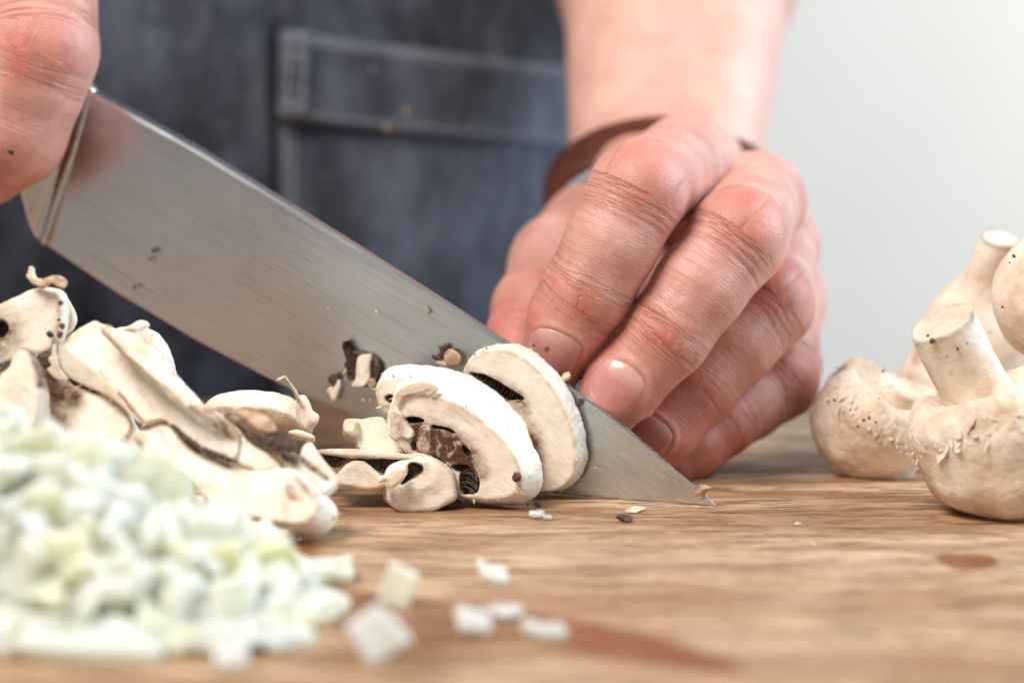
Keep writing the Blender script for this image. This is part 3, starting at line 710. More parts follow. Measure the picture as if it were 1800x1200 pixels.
# ================================================================== mushrooms
SK = ('stain', 'cav', 'skin', 'rim')
class Plane:
    def __init__(s, O, n):
        s.O = A(O, float); s.n = nrm(n); s.u = nrm(np.cross(A([0, 0, 1.]), s.n)); s.v = np.cross(s.n, s.u)
    def px(s, P):
        q = A([WP(x, y, s.O, s.n) for x, y in P])-s.O; return np.stack([q@s.u, q@s.v], 1)
    def at(s, x, y, dep=0.): return WP(x, y, s.O-s.n*dep, s.n)
def slice_piece(name, par, pl, outline, thick, grow=0., rnd=.08, fib=None, cav=(), stain=(), h=.035, amp=.02, frq=1.6, dome=0., w0=0., ridge=None, mat='flesh', seed=0., edge=.04, mesh_only=False, skin=1.):
    """a slab cut in plane pl from a photograph outline; thickness runs away from the viewer"""
    O = smooth_poly(pl.px(outline), 2)
    CV = [(smooth_poly(pl.px(P), 2), d) for P, d in cav]; STN = [(smooth_poly(pl.px(P), 1), sf, am) for P, sf, am in stain]
    g = max(grow, 0)+.12; rnd = min(rnd*.7, rnd if rnd < .1 else .09)
    if fib is None: ev = np.linalg.eigh(np.cov((O-O.mean(0)).T))[1][:, 1]; fib = math.atan2(ev[1], ev[0])
    STQ = [(P, sf, am) for P, sf, am in STN if am > .5]
    lo = A([*(O.min(0)-g), w0-.25-dome]); hi = A([*(O.max(0)+g), w0+thick+.25])
    def core(q):
        x, y, w_ = q[:, 0], q[:, 1], q[:, 2]-w0
        nz = fbm(q*frq+seed, 2)
        sd = polysd(x, y, O)+edge*1.6*noise(q*A([2.2, 2.2, 1.])+seed+9)
        fr = np.clip(w_/thick, 0, 1)
        wb = w_+amp*1.5*nz+dome*sstep(0, -1.2, sd)
        s2 = sd-grow*fr
        a = s2+rnd; b = np.abs(wb-thick/2)-thick/2+rnd
        d = np.minimum(np.maximum(a, b), 0)+np.hypot(np.maximum(a, 0), np.maximum(b, 0))-rnd
        rough = np.zeros(len(q))
        for P, sf, am in STQ: rough = np.maximum(rough, am*sstep(sf, -sf, polysd(x, y, P)))
        sidew = sstep(-.12, -.02, s2)*sstep(.02, .1, w_)
        return d+amp*.7*nz+(.004+.012*sidew+.022*rough)*noise(q*A([8, 8, 8.])+seed)+(.003+.008*sidew+.014*rough)*noise(q*17+seed), sd
    def fn(q):
        d, sd = core(q)
        if ridge is not None:
            ang, per, am = ridge; c_ = q[:, 0]*math.cos(ang)+q[:, 1]*math.sin(ang)+.05*noise(q*2+seed)
            d = d+am*np.abs(np.sin(c_*math.pi/per))
        for P, dp in CV:
            c = polysd(q[:, 0], q[:, 1], P)+.05*noise(q*3+seed)
            d = -smin(-d, -np.maximum(-c, 0)*0+c if False else -d*0+np.maximum(c, (q[:, 2]-w0)-dp), .04) if False else np.maximum(d, -np.maximum(c, (q[:, 2]-w0)-dp))
        return d
    V, Q = mesh_sdf(fn, lo, hi, h, margin=1.7)
    sd = polysd(V[:, 0], V[:, 1], O); w_ = V[:, 2]-w0
    at = {k: np.zeros(len(V)) for k in SK}
    side = sstep(-.13, -.03, sd-grow*np.clip(w_/thick, 0, 1))*sstep(.03, .12, w_)
    at['skin'] = side*skin; at['rim'] = np.exp(-((sd+.035)/.04)**2)*sstep(.14, .04, w_)
    at['fa'] = V[:, 0]*math.cos(fib)+V[:, 1]*math.sin(fib); at['fc'] = V[:, 1]*math.cos(fib)-V[:, 0]*math.sin(fib)+seed*3.7
    for P, dp in CV:
        c = polysd(V[:, 0], V[:, 1], P); at['cav'] = np.maximum(at['cav'], sstep(.05, -.04, c)*sstep(-.12, .0, dp-w_+.12)*sstep(-.02, .04, w_))
    for P, sf, am in STN:
        c = polysd(V[:, 0], V[:, 1], P); at['stain'] = np.maximum(at['stain'], am*sstep(sf, -sf, c))
    X = pl.O+V[:, :1]*pl.u+V[:, 1:2]*pl.v-V[:, 2:]*pl.n
    if np.dot(np.cross(pl.u, pl.v), -pl.n) < 0: Q = Q[:, ::-1]
    o = obj(name, X, Q, MT[mat], par, attrs=at)
    per = np.linalg.norm(np.diff(O, axis=0), axis=1).sum()
    if mat == 'flesh' and per > 5.5:
        rr = random.Random(int(seed*31)+5); FV = []; FF = []
        for _ in range(int(per*2.6)):
            k = rr.randrange(len(O)); b = O[k]; tn = nrm(O[(k+1) % len(O)]-O[k-1]); nn_ = A([tn[1], -tn[0]]); nn_ = nn_ if polysd(b[:1]+nn_[0]*.1, b[1:]+nn_[1]*.1, O)[0] > 0 else -nn_
            w_ = rr.choice((w0+.01, w0+.03, w0+thick*rr.random())); L = rr.uniform(.04, .17)*rr.choice((.6, 1, 1.4)); hw = rr.uniform(.015, .05); ka = rr.uniform(-1, 1); f = grow*max(0, w_-w0)/thick
            for j_, (lt, wt) in enumerate(((-.05, 1.), (.35, .9), (.75, .6), (1.1, .15))):
                c2 = b+nn_*(f-.02+L*lt*.55)+tn*(ka*L*lt*.7); ww = w_-L*lt*lt*.5*rr.uniform(.4, 1)
                for sg in (-1, 1):
                    p2 = c2+tn*hw*wt*sg; FV.append(pl.O+p2[0]*pl.u+p2[1]*pl.v-(ww)*pl.n)
                for sg in (1, -1):
                    p2 = c2+tn*hw*wt*sg*.8; FV.append(pl.O+p2[0]*pl.u+p2[1]*pl.v-(ww+.018)*pl.n)
            b0 = len(FV)-16; FF += [tuple(b0+x for x in q_) for q_ in grid_faces(4, 4, True)]+[(b0+12, b0+13, b0+14, b0+15)]
        fo = obj('torn_flakes', FV, FF, MT['scrap_pale'], par); fo['kind'] = 'stuff'
    return o
def lamellae(name, par, pl, outline, w0, depth, n=9, ang=0., seed=0, curve=.1):
    n = int(n*1.9)
    """dark gill blades standing in a recess"""
    O = pl.px(outline); r = random.Random(seed); V = []; F = []
    ca, sa = math.cos(ang), math.sin(ang); t = O@A([ca, sa]); s = O@A([-sa, ca])
    for i in range(n):
        tc = t.min()+(t.max()-t.min())*(i+.5+r.uniform(-.2, .2))/n
        cand = np.linspace(s.min(), s.max(), 60); X = tc*ca-cand*sa; Y = tc*sa+cand*ca
        ins = polysd(X, Y, smooth_poly(O, 1)) < -.01
        if ins.sum() < 3: continue
        s0, s1 = cand[ins].min(), cand[ins].max(); dw = r.uniform(-.03, .06); b0 = len(V); th = .009
        for k in range(5):
            sk = s0+(s1-s0)*k/4; tk = tc+curve*math.sin(k/4*math.pi)*(r.uniform(.6, 1.2))
            for dt, ww in ((-th, w0+depth), (-th*.5, w0+dw), (th*.5, w0+dw), (th, w0+depth)):
                V.append(pl.O+((tk+dt)*ca-sk*sa)*pl.u+((tk+dt)*sa+sk*ca)*pl.v-ww*pl.n)
        F += [tuple(b0+x for x in f) for f in grid_faces(5, 4)]+[(b0, b0+1, b0+2, b0+3), (b0+19, b0+18, b0+17, b0+16)]
    o = obj(name, V, F, MT['gill'], par); o['kind'] = 'stuff'; return o
def scrap(name, par, px, d, size, mat, seed, flat=.45, base=None, spiky=.5, h=.022, O=None, rot=0., aspect=1., nvec=None):
    """small torn fragment"""
    c = O if O is not None else W(px[0], px[1], d); r = random.Random(seed)
    k = [A([r.uniform(-1, 1), r.uniform(-1, 1), r.uniform(-1, 1)]) for _ in range(7)]; k = [nrm(x) for x in k]; off = [size*r.uniform(.45, .95) for _ in k]
    ct, st = math.cos(rot), math.sin(rot)
    def fn(q):
        p = np.stack([(q[:, 0]*ct+q[:, 1]*st)/aspect, -q[:, 0]*st+q[:, 1]*ct, q[:, 2]/flat], 1)
        d_ = np.max([p@n-o for n, o in zip(k, off)], 0); d_ = np.maximum(d_, np.linalg.norm(p, axis=1)-size)
        return (d_+size*spiky*.55*noise(p*(1.7/size)+seed))*flat*.8
    m = size*max(1, aspect)*1.35; V, Q = mesh_sdf(fn, (-m, -m, -m), (m, m, m), h, margin=2.2)
    n = nrm(nvec) if nvec is not None else nrm(CAM-c); u = nrm(np.cross(A([0, 0, 1.]), n)); v = np.cross(n, u)
    if abs(n[2]) > .95: u, v = A([1., 0, 0]), A([0, 1., 0])
    X = c+V[:, :1]*u+V[:, 1:2]*v+V[:, 2:]*n
    if base is None and par is None: base = c
    z = {kk: np.zeros(len(V)) for kk in SK}
    return obj(name, X, Q, MT[mat], par, base=base, attrs=z)
Z1 = lambda P, s=3.75, ox=640, oy=590: [(ox+x/s, oy+y/s) for x, y in P]
kp = lambda off: Plane(KT+kn*off, kn)
# --- slice leaning on the blade
t = thing('mushroom_slice', (1.0, .9, 0), 'smooth creamy half moon mushroom slice standing flat against the blade', 'mushroom slice', 'mushroom slices around the blade')
p = kp(.70)
slice_piece('flesh', t, p, Z1([(640, 240), (662, 200), (700, 150), (780, 105), (880, 88), (980, 105), (1080, 160), (1190, 265), (1290, 410), (1360, 560), (1400, 720), (1398, 850), (1350, 960), (1290, 1010), (1220, 1030), (1080, 1032), (960, 1000), (900, 800), (860, 600), (760, 420), (670, 300)]), .50, grow=.10, rnd=.02, h=.024,
    cav=[(Z1([(680, 245), (720, 243), (800, 258), (880, 300), (960, 350), (1030, 390), (1060, 420), (1010, 425), (930, 415), (850, 350), (760, 290)]), .16)],
    stain=[(Z1([(800, 250), (900, 280), (1010, 330), (1060, 390), (1100, 470), (1060, 560), (940, 430)]), .12, .5), (Z1([(1090, 560), (1160, 690), (1180, 800), (1170, 900), (1120, 990), (1080, 800)]), .26, .85), (Z1([(640, 230), (720, 215), (760, 250), (690, 300)]), .1, .3)], amp=.012, seed=1)
lamellae('gills', t, p, Z1([(684, 246), (760, 252), (870, 300), (970, 355), (1050, 405), (1040, 440), (960, 430), (880, 390), (790, 310)]), -.05, .2, 9, -.75, 3, .05)
# --- two slices in front of it
t = thing('mushroom_slice', (-.6, .6, 0), 'middle mushroom slice, sandwiched between the smooth leaning slice and the torn brown one', 'mushroom slice', 'mushroom slices around the blade')
p = kp(1.55)
slice_piece('flesh', t, p, Z1([(78, 390), (92, 330), (140, 285), (220, 270), (330, 280), (460, 290), (600, 330), (760, 420), (880, 530), (960, 640), (1010, 760), (1020, 880), (960, 1000), (700, 1000), (600, 900), (400, 700), (250, 560), (170, 475), (105, 465)]), .5, grow=.24, rnd=.03, h=.026,
    cav=[(Z1([(128, 410), (150, 392), (195, 392), (200, 450), (160, 452)]), .2)], stain=[(Z1([(110, 380), (220, 370), (220, 470), (120, 470)]), .15, .3)], amp=.018, seed=2)
t = thing('mushroom_slice', (-.4, -.1, 0), 'torn mushroom slice with brown stained hollow and black gills facing the camera', 'mushroom slice', 'mushroom slices around the blade')
p = kp(2.30)
slice_piece('flesh', t, p, Z1([(178, 480), (200, 400), (250, 370), (380, 385), (520, 410), (650, 465), (760, 540), (870, 640), (950, 720), (1010, 830), (1040, 910), (1030, 990), (985, 1062), (880, 1078), (760, 1078), (640, 1060), (600, 1000), (590, 900), (545, 830), (440, 785), (330, 775), (250, 740), (205, 690), (165, 660), (150, 560)]), .62, grow=.27, rnd=.03, h=.024,
    cav=[(Z1([(235, 560), (275, 535), (330, 530), (400, 552), (395, 572), (330, 585), (270, 582)]), .3), (Z1([(620, 920), (650, 880), (700, 868), (745, 910), (765, 980), (750, 1035), (680, 1050), (630, 1040)]), .35),
         (Z1([(440, 585), (520, 592), (600, 632), (600, 652), (520, 620), (450, 612)]), .2), (Z1([(640, 700), (700, 760), (690, 800), (650, 770)]), .15), (Z1([(300, 700), (335, 680), (345, 750), (318, 765)]), .2), (Z1([(560, 850), (640, 850), (700, 860), (640, 905), (600, 895)]), .3)],
    stain=[(Z1([(300, 560), (420, 575), (560, 620), (660, 690), (720, 790), (740, 860), (700, 900), (640, 880), (560, 840), (330, 780), (300, 650)]), .10, 1.0), (Z1([(230, 530), (420, 530), (600, 610), (720, 690), (790, 790), (820, 880), (760, 930), (640, 900), (330, 780), (200, 650)]), .22, .55), (Z1([(380, 380), (700, 480), (800, 560), (760, 600), (420, 470)]), .15, .14), (Z1([(700, 800), (830, 850), (830, 940), (730, 960)]), .1, .5), (Z1([(160, 640), (220, 690), (210, 700), (165, 680)]), .06, .7)], amp=.022, seed=3)
lamellae('gills', t, p, Z1([(630, 890), (700, 872), (745, 915), (762, 980), (748, 1030), (680, 1045), (632, 1030)]), -.02, .3, 12, 1.25, 5, .08)
slice_piece('stem', t, kp(2.27), Z1([(432, 625), (470, 612), (550, 625), (600, 670), (640, 720), (640, 770), (600, 800), (540, 800), (470, 785), (432, 780)]), .4, w0=.02, rnd=.12, h=.024, stain=[(Z1([(400, 570), (660, 590), (740, 800), (640, 880), (400, 800)]), .1, .72)], amp=.07, frq=2.4, seed=31, skin=.0)
slice_piece('torn_strip', t, kp(2.34), Z1([(352, 590), (392, 580), (428, 596), (432, 690), (430, 778), (395, 776), (352, 768), (348, 690)]), .2, rnd=.05, h=.025, stain=[(Z1([(340, 580), (440, 580), (440, 780), (340, 780)]), .1, .62)], amp=.05, frq=2.5, seed=40, ridge=(1.4, .11, .012), skin=.1)
slice_piece('torn_skin', t, kp(2.42), Z1([(200, 450), (205, 385), (240, 340), (300, 312), (370, 305), (440, 312), (480, 335), (470, 365), (425, 398), (440, 355), (380, 372), (300, 385), (250, 400), (225, 470)]), .12, rnd=.03, amp=.05, seed=43, stain=[(Z1([(200, 440), (230, 370), (330, 320), (470, 340), (420, 395), (300, 370)]), .12, .28)], h=.025)
slice_piece('torn_skin', t, kp(2.40), Z1([(150, 510), (185, 480), (240, 500), (250, 560), (290, 600), (330, 640), (290, 690), (240, 660), (200, 690), (160, 650), (170, 590)]), .2, rnd=.03, amp=.09, frq=2.6, seed=44, stain=[(Z1([(170, 520), (230, 520), (290, 660), (200, 690)]), .15, .45)], h=.025)
# --- broken cap lying in front
Z4 = lambda P: [(540+x/3.53, 580+y/3.53) for x, y in P]
t = thing('mushroom_piece', (-2.4, -.9, 0), 'upturned broken mushroom cap with black gills and a rounded white end, before the knife', 'mushroom piece')
q = Plane(W(720, 890, 51.3), (.10, -1, .12))
slice_piece('cap', t, q, Z4([(505, 985), (505, 920), (530, 870), (590, 845), (650, 830), (720, 800), (790, 800), (850, 830), (890, 870), (915, 930), (935, 1040), (870, 1085), (800, 1118), (710, 1140), (620, 1136), (560, 1105), (520, 1060)]), 1.0, grow=.12, rnd=.16,
    cav=[(Z4([(575, 958), (600, 925), (632, 880), (622, 830), (680, 818), (722, 840), (722, 880), (690, 912), (640, 925), (600, 955)]), .25)], stain=[(Z4([(570, 850), (740, 800), (760, 890), (600, 970)]), .1, .45), (Z4([(500, 900), (540, 960), (560, 1080), (520, 1060)]), .15, .2)], amp=.05, frq=2.2, seed=5, dome=.15, h=.03)
slice_piece('cap_edge', t, Plane(W(720, 800, 51.9), (.05, -1, .25)), Z4([(50, 740), (130, 730), (250, 730), (420, 742), (600, 765), (760, 772), (800, 790), (760, 812), (640, 815), (580, 800), (420, 796), (250, 790), (60, 768)]), 1.2, rnd=.05, amp=.02, seed=6, stain=[(Z4([(60, 765), (800, 800), (800, 830), (60, 800)]), .05, .5)])
q2 = Plane(W(660, 830, 52.0), (.05, -1, .1))
slice_piece('gill_bed', t, q2, Z4([(50, 762), (260, 785), (440, 795), (700, 815), (720, 850), (620, 900), (480, 900), (360, 820), (250, 800), (180, 860), (110, 830)]), .3, rnd=.05, mat='gill', seed=7)
lamellae('gills', t, q2, Z4([(350, 795), (560, 800), (620, 830), (520, 885), (440, 870)]), -.10, .2, 13, .35, 8, .12)
lamellae('gills', t, q2, Z4([(60, 765), (250, 785), (170, 855), (110, 825)]), -.10, .2, 9, .9, 9, .1)
slice_piece('stem', t, Plane(W(640, 845, 51.6), (-.05, -1, .15)), Z4([(185, 875), (235, 825), (300, 805), (360, 815), (420, 880), (480, 930), (485, 975), (430, 990), (350, 992), (260, 980), (185, 962), (165, 930)]), .6, rnd=.18, amp=.035, seed=10, stain=[(Z4([(180, 860), (360, 810), (480, 930), (340, 930)]), .3, .28)], skin=.3)
slice_piece('torn_flap', t, Plane(W(677, 845, 50.9), (0, -1, .1)), Z4([(438, 945), (450, 905), (490, 893), (520, 905), (540, 870), (590, 850), (615, 880), (600, 925), (560, 960), (520, 985), (480, 965), (490, 935), (460, 945)]), .25, rnd=.08, amp=.04, seed=11, h=.025)
t = thing('mushroom_stem_piece', (-2.9, 1.0, 0), 'pale squared mushroom stem offcut lying behind the broken cap and below the blade', 'mushroom stem')
slice_piece('stem', t, Plane(W(660, 780, 53.1), (.05, -1, .35)), Z4([(222, 555), (260, 548), (400, 543), (480, 536), (505, 600), (590, 700), (640, 775), (440, 765), (312, 735), (306, 640), (225, 632)]), 1.1, rnd=.07, amp=.022, seed=12, stain=[(Z4([(225, 560), (300, 560), (300, 640), (225, 640)]), .05, .1)], skin=.6, grow=.05)
slice_piece('stem_end', t, Plane(W(620, 750, 52.9), (-.2, -1, .3)), Z4([(220, 555), (308, 552), (304, 640), (218, 636)]), .9, rnd=.06, amp=.015, seed=13, skin=.2)

# ------------------------------------------------------------------ heap of slices on the left
ZA = lambda P: [(x/4, 450+y/4) for x, y in P]
ZB = lambda P: [(200+x/3.75, 640+y/3.75) for x, y in P]
G2 = 'mushroom slices heaped behind the onion'
t = thing('mushroom_slice', (-4.8, -3.2, 0), 'largest mushroom slice of the heap, long stem pointing up left, dark gills at right', 'mushroom slice', G2)
nP = (-.22, -1, .42)
q = Plane(W(330, 720, 49.0), nP)
slice_piece('stem', t, q, ZA([(420, 600), (520, 530), (655, 440), (700, 480), (800, 510), (960, 560), (1060, 640), (1160, 760), (1250, 870)])+ZB([(360, 30), (460, 140), (560, 240), (700, 330), (800, 420), (840, 520), (800, 640), (700, 590), (560, 560), (430, 440), (330, 350), (210, 400)])+ZA([(1010, 1165), (900, 1070), (780, 900), (660, 780), (520, 660)]), .55, rnd=.05, amp=.04, seed=20, skin=.4,
    stain=[(ZA([(700, 500), (900, 720), (1180, 980), (1300, 1200), (1180, 1180), (900, 880)]), .25, .22), (ZA([(425, 600), (460, 610), (780, 880), (1020, 1160), (990, 1165), (760, 900)]), .05, .75), (ZB([(560, 240), (720, 330), (800, 430), (820, 520), (700, 480), (600, 380)]), .14, .7), (ZB([(120, 120), (200, 150), (300, 320), (240, 330)]), .2, .4)])
slice_piece('stem_side', t, Plane(W(300, 660, 48.75), (.25, -1, .95)), ZA([(668, 448), (720, 490), (800, 512), (960, 562), (1060, 642), (1160, 762), (1250, 872)])+ZB([(365, 40), (465, 150), (565, 250), (700, 335), (640, 345), (540, 300), (420, 210), (300, 110)])+ZA([(1120, 900), (960, 760), (820, 610), (720, 510)]), .25, rnd=.03, amp=.05, frq=2.4, seed=120, skin=.2, stain=[(ZA([(690, 480), (1120, 900), (1300, 1040), (1260, 1040), (1000, 800)]), .06, .5), (ZB([(500, 250), (700, 320), (690, 345), (520, 290)]), .08, .6)])
slice_piece('stem_underside', t, Plane(W(200, 660, 49.4), (-.6, -1, -.1)), ZA([(385, 640), (420, 595), (520, 660), (660, 780), (780, 900), (900, 1070), (1010, 1170), (980, 1200), (860, 1080), (720, 970), (560, 920), (450, 850), (395, 740)]), .9, rnd=.3, amp=.02, seed=21)
q = Plane(W(400, 820, 48.4), (-.25, -1, .50))
slice_piece('cap', t, q, ZB([(185, 480), (215, 420), (290, 370), (370, 400), (430, 470), (560, 580), (700, 640), (830, 690), (960, 700), (1080, 680), (1190, 690), (1260, 770), (1340, 850), (1365, 920), (1330, 1000), (1240, 1045), (1060, 1050), (900, 1010), (740, 980), (560, 860), (420, 760), (300, 670), (200, 560)]), 1.0, grow=.1, rnd=.12, amp=.05, seed=22,
    stain=[(ZB([(380, 400), (520, 500), (700, 600), (840, 690), (820, 720), (640, 650), (440, 520)]), .10, .75), (ZB([(280, 380), (340, 420), (330, 520), (250, 480)]), .2, .3), (ZB([(520, 770), (720, 810), (700, 850), (520, 840)]), .12, .18), (ZB([(1120, 790), (1180, 790), (1240, 910), (1150, 890)]), .06, .55), (ZB([(1180, 700), (1280, 800), (1330, 900), (1290, 880), (1200, 780)]), .06, .6), (ZB([(860, 1000), (1150, 1045), (1100, 1060), (860, 1020)]), .05, .6)])
q3 = Plane(W(440, 790, 48.6), (-.2, -1, .5))
slice_piece('gill_bed', t, q3, ZB([(395, 400), (440, 430), (520, 500), (620, 560), (700, 590), (780, 620), (830, 680), (720, 660), (580, 600), (480, 520), (410, 450)]), .2, rnd=.05, mat='gill', seed=23, w0=-.34, ridge=(-.9, .12, .04))
slice_piece('cut_face', t, Plane(W(450, 770, 48.7), (-.2, -1, .5)), ZB([(740, 430), (800, 460), (920, 540), (1040, 620), (1120, 690), (1000, 715), (860, 690), (800, 620), (760, 530)]), .5, rnd=.12, amp=.03, seed=24, skin=.3, w0=-.1)
slice_piece('gills', t, Plane(W(490, 745, 48.9), (-.1, -1, .6)), ZB([(760, 380), (860, 420), (960, 490), (1080, 470), (1110, 430), (1190, 490), (1240, 560), (1220, 610), (1120, 600), (1000, 560), (880, 490)]), .3, rnd=.06, mat='gill', seed=25, ridge=(.6, .14, .06), w0=-.34)
slice_piece('gill_flap', t, Plane(W(460, 735, 48.8), (-.1, -1, .8)), ZB([(790, 330), (880, 310), (980, 350), (1080, 410), (1090, 470), (980, 470), (880, 400)]), .14, rnd=.05, mat='scrap_tan', seed=26, amp=.05, w0=-.18)
slice_piece('torn_edge', t, Plane(W(550, 800, 48.6), (.1, -1, .5)), ZB([(1240, 520), (1300, 500), (1340, 560), (1400, 640), (1495, 750), (1470, 800), (1380, 860), (1300, 780), (1230, 690), (1210, 620)]), .5, rnd=.12, amp=.05, seed=27, stain=[(ZB([(1230, 600), (1300, 640), (1440, 760), (1400, 770), (1240, 660)]), .06, .75)])
slice_piece('torn_edge', t, Plane(W(530, 770, 48.8), (.1, -1, .5)), ZB([(1110, 520), (1200, 580), (1290, 660), (1380, 780), (1340, 840), (1240, 740), (1140, 670), (1080, 600)]), .5, rnd=.1, amp=.06, seed=28, stain=[(ZB([(1080, 540), (1200, 600), (1240, 690), (1120, 660)]), .1, .75)], w0=.05)
t = thing('mushroom_slice', (-6.9, -2.6, 0), 'smooth tan capped mushroom slice half hidden under the big slice, nearest to the onion', 'mushroom slice', G2)
slice_piece('flesh', t, Plane(W(245, 790, 48.2), (-.5, -1, .2)), ZB([(60, 580), (90, 490), (140, 430), (200, 450), (250, 540), (340, 680), (440, 780), (300, 860), (160, 840), (80, 720)]), .7, rnd=.25, amp=.02, seed=29, stain=[(ZB([(130, 480), (170, 500), (330, 690), (270, 700)]), .07, .9), (ZB([(60, 560), (140, 600), (200, 760), (80, 720)]), .2, .4)])
t = thing('mushroom_slice', (-4.9, -3.6, 0), 'lowest mushroom slice in the heap, rough white rim lying flat on the board', 'mushroom slice', G2)
slice_piece('flesh', t, Plane(W(400, 920, 47.9), (-.1, -1, .35)), ZB([(500, 850), (600, 880), (740, 960), (900, 1005), (1080, 1035), (1195, 1060), (1170, 1120), (1080, 1180), (900, 1215), (700, 1180), (560, 1040)]), .9, rnd=.2, amp=.03, seed=30, stain=[(ZB([(570, 880), (620, 890), (740, 960), (700, 975)]), .05, .9)])
t = thing('mushroom_slice', (-9.6, -1.5, 0), 'mushroom slice at the left edge with brown hollow and a torn flake on its top', 'mushroom slice', G2)
q = Plane(W(60, 570, 50.2), (-.15, -1, .15))
slice_piece('flesh', t, q, ZA([(-260, 420), (-120, 360), (0, 345), (120, 270), (240, 225), (340, 215), (410, 250), (425, 330), (425, 420), (410, 520), (395, 600), (350, 660), (280, 690), (160, 660), (60, 740), (-60, 800), (-260, 760)]), .55, grow=.03, rnd=.08, amp=.02, seed=32, cav=[(ZA([(-60, 450), (20, 450), (65, 490), (50, 550), (0, 580), (-60, 570)]), .3)],
    stain=[(ZA([(-80, 420), (60, 430), (150, 480), (130, 620), (40, 720), (-80, 740)]), .35, .62), (ZA([(400, 300), (435, 300), (415, 560), (385, 560)]), .05, .3)])
slice_piece('cap_rim', t, Plane(W(110, 560, 50.9), (.1, -1, .1)), ZA([(400, 240), (440, 270), (490, 330), (525, 400), (540, 470), (510, 520), (450, 560), (400, 600), (380, 500)]), .6, rnd=.15, amp=.03, seed=33)
for i, (x, y, s_) in enumerate([(430, 330, .07), (437, 495, .08), (420, 555, .09), (352, 550, .09), (412, 445, .05)]): scrap('gill_crumb', t, (x/4, 450+y/4), 50.0, s_, 'gill', 60+i)
slice_piece('torn_flake', t, Plane(W(85, 500, 50.0), (-.1, -1, .5)), ZA([(235, 225), (255, 200), (290, 160), (350, 145), (430, 138), (470, 158), (455, 200), (435, 232), (400, 225), (370, 200), (320, 215)]), .12, rnd=.02, amp=.12, frq=4., seed=71, mat='scrap_tan', h=.025)
slice_piece('torn_flake', t, Plane(W(60, 490, 50.1), (-.3, -1, .2)), ZA([(165, 130), (185, 125), (190, 70), (210, 55), (232, 75), (232, 120), (250, 160), (290, 165), (280, 200), (240, 205), (200, 180)]), .12, rnd=.03, amp=.04, frq=3., seed=74, mat='scrap_pale', h=.025)
slice_piece('cap_underside', t, Plane(W(15, 650, 49.9), (-.2, -1, .2)), ZA([(-120, 760), (0, 745), (60, 730), (60, 790), (20, 850), (-120, 900)]), .4, rnd=.1, mat='gill', seed=34, ridge=(.5, .1, .03))
t = thing('mushroom_slice', (-8.0, -1.2, 0), 'rounded mushroom slice with a straw coloured flake, behind the long stem', 'mushroom slice', G2)
slice_piece('flesh', t, Plane(W(230, 620, 50.9), (-.1, -1, .2)), ZA([(640, 600), (760, 520), (860, 500), (960, 490), (1040, 500), (1100, 570), (1150, 680), (1190, 800), (1180, 900), (1000, 900), (700, 800)]), .8, rnd=.15, amp=.02, seed=35)
slice_piece('torn_flake', t, Plane(W(240, 572, 50.2), (-.1, -1, .3)), ZA([(830, 515), (900, 480), (1000, 443), (1050, 480), (1000, 505), (950, 530), (900, 530)]), .2, rnd=.05, amp=.04, seed=36, stain=[(ZA([(880, 500), (960, 510), (940, 540), (880, 530)]), .05, .5)])
t = thing('mushroom_slice', (-8.8, -2.3, 0), 'white mushroom chunk with a dark crease at the left edge, just above the onion', 'mushroom slice', G2)
slice_piece('flesh', t, Plane(W(40, 690, 48.7), (-.1, -1, .3)), ZA([(-40, 850), (60, 780), (65, 710), (110, 660), (180, 650), (230, 700), (260, 800), (285, 960), (280, 1120), (200, 1250), (-40, 1260)]), .8, rnd=.2, amp=.03, seed=37, stain=[(ZA([(170, 640), (240, 640), (310, 780), (265, 960), (250, 800)]), .08, .95), (ZA([(90, 860), (110, 860), (215, 960), (190, 960)]), .06, .3)])
t = thing('mushroom_slice', (-7.6, -1.9, 0), 'shaded mushroom slice lying under the long stem, grey brown on its upper face', 'mushroom slice', G2)
slice_piece('flesh', t, Plane(W(150, 720, 49.8), (-.1, -1, .4)), ZA([(260, 700), (320, 790), (450, 880), (600, 940), (740, 960), (860, 1060), (960, 1200), (820, 1340), (600, 1400), (300, 1300), (270, 1000)]), .8, rnd=.15, amp=.05, seed=38, stain=[(ZA([(260, 720), (460, 880), (600, 980), (520, 1080), (290, 1000)]), .2, .85), (ZA([(320, 1080), (500, 1090), (480, 1200), (320, 1200)]), .15, .4)])  # grey brown stain, deepened to paint in shade under the stem
for i, P in enumerate([ZA([(385, 600), (400, 690), (410, 780), (460, 860), (440, 880), (370, 850), (320, 790), (370, 780), (335, 720), (365, 700), (355, 650)])]):
    slice_piece('torn_skin', t, Plane(W(98, 640, 49.5), (-.1, -1, .1)), P, .15, rnd=.05, amp=.04, seed=39, h=.03)
slice_piece('gills', t, Plane(W(80, 625, 49.9), (-.1, -1, .1)), ZA([(280, 690), (350, 680), (370, 760), (300, 790), (240, 730)]), .3, rnd=.06, mat='gill', seed=50)
t = thing('mushroom_cap_piece', (-6.2, .8, 0), 'domed cut mushroom cap with wrinkled tan skin and frayed right end, below the blade', 'mushroom cap')
q = Plane(W(455, 720, 52.0), (.05, -1, .35))
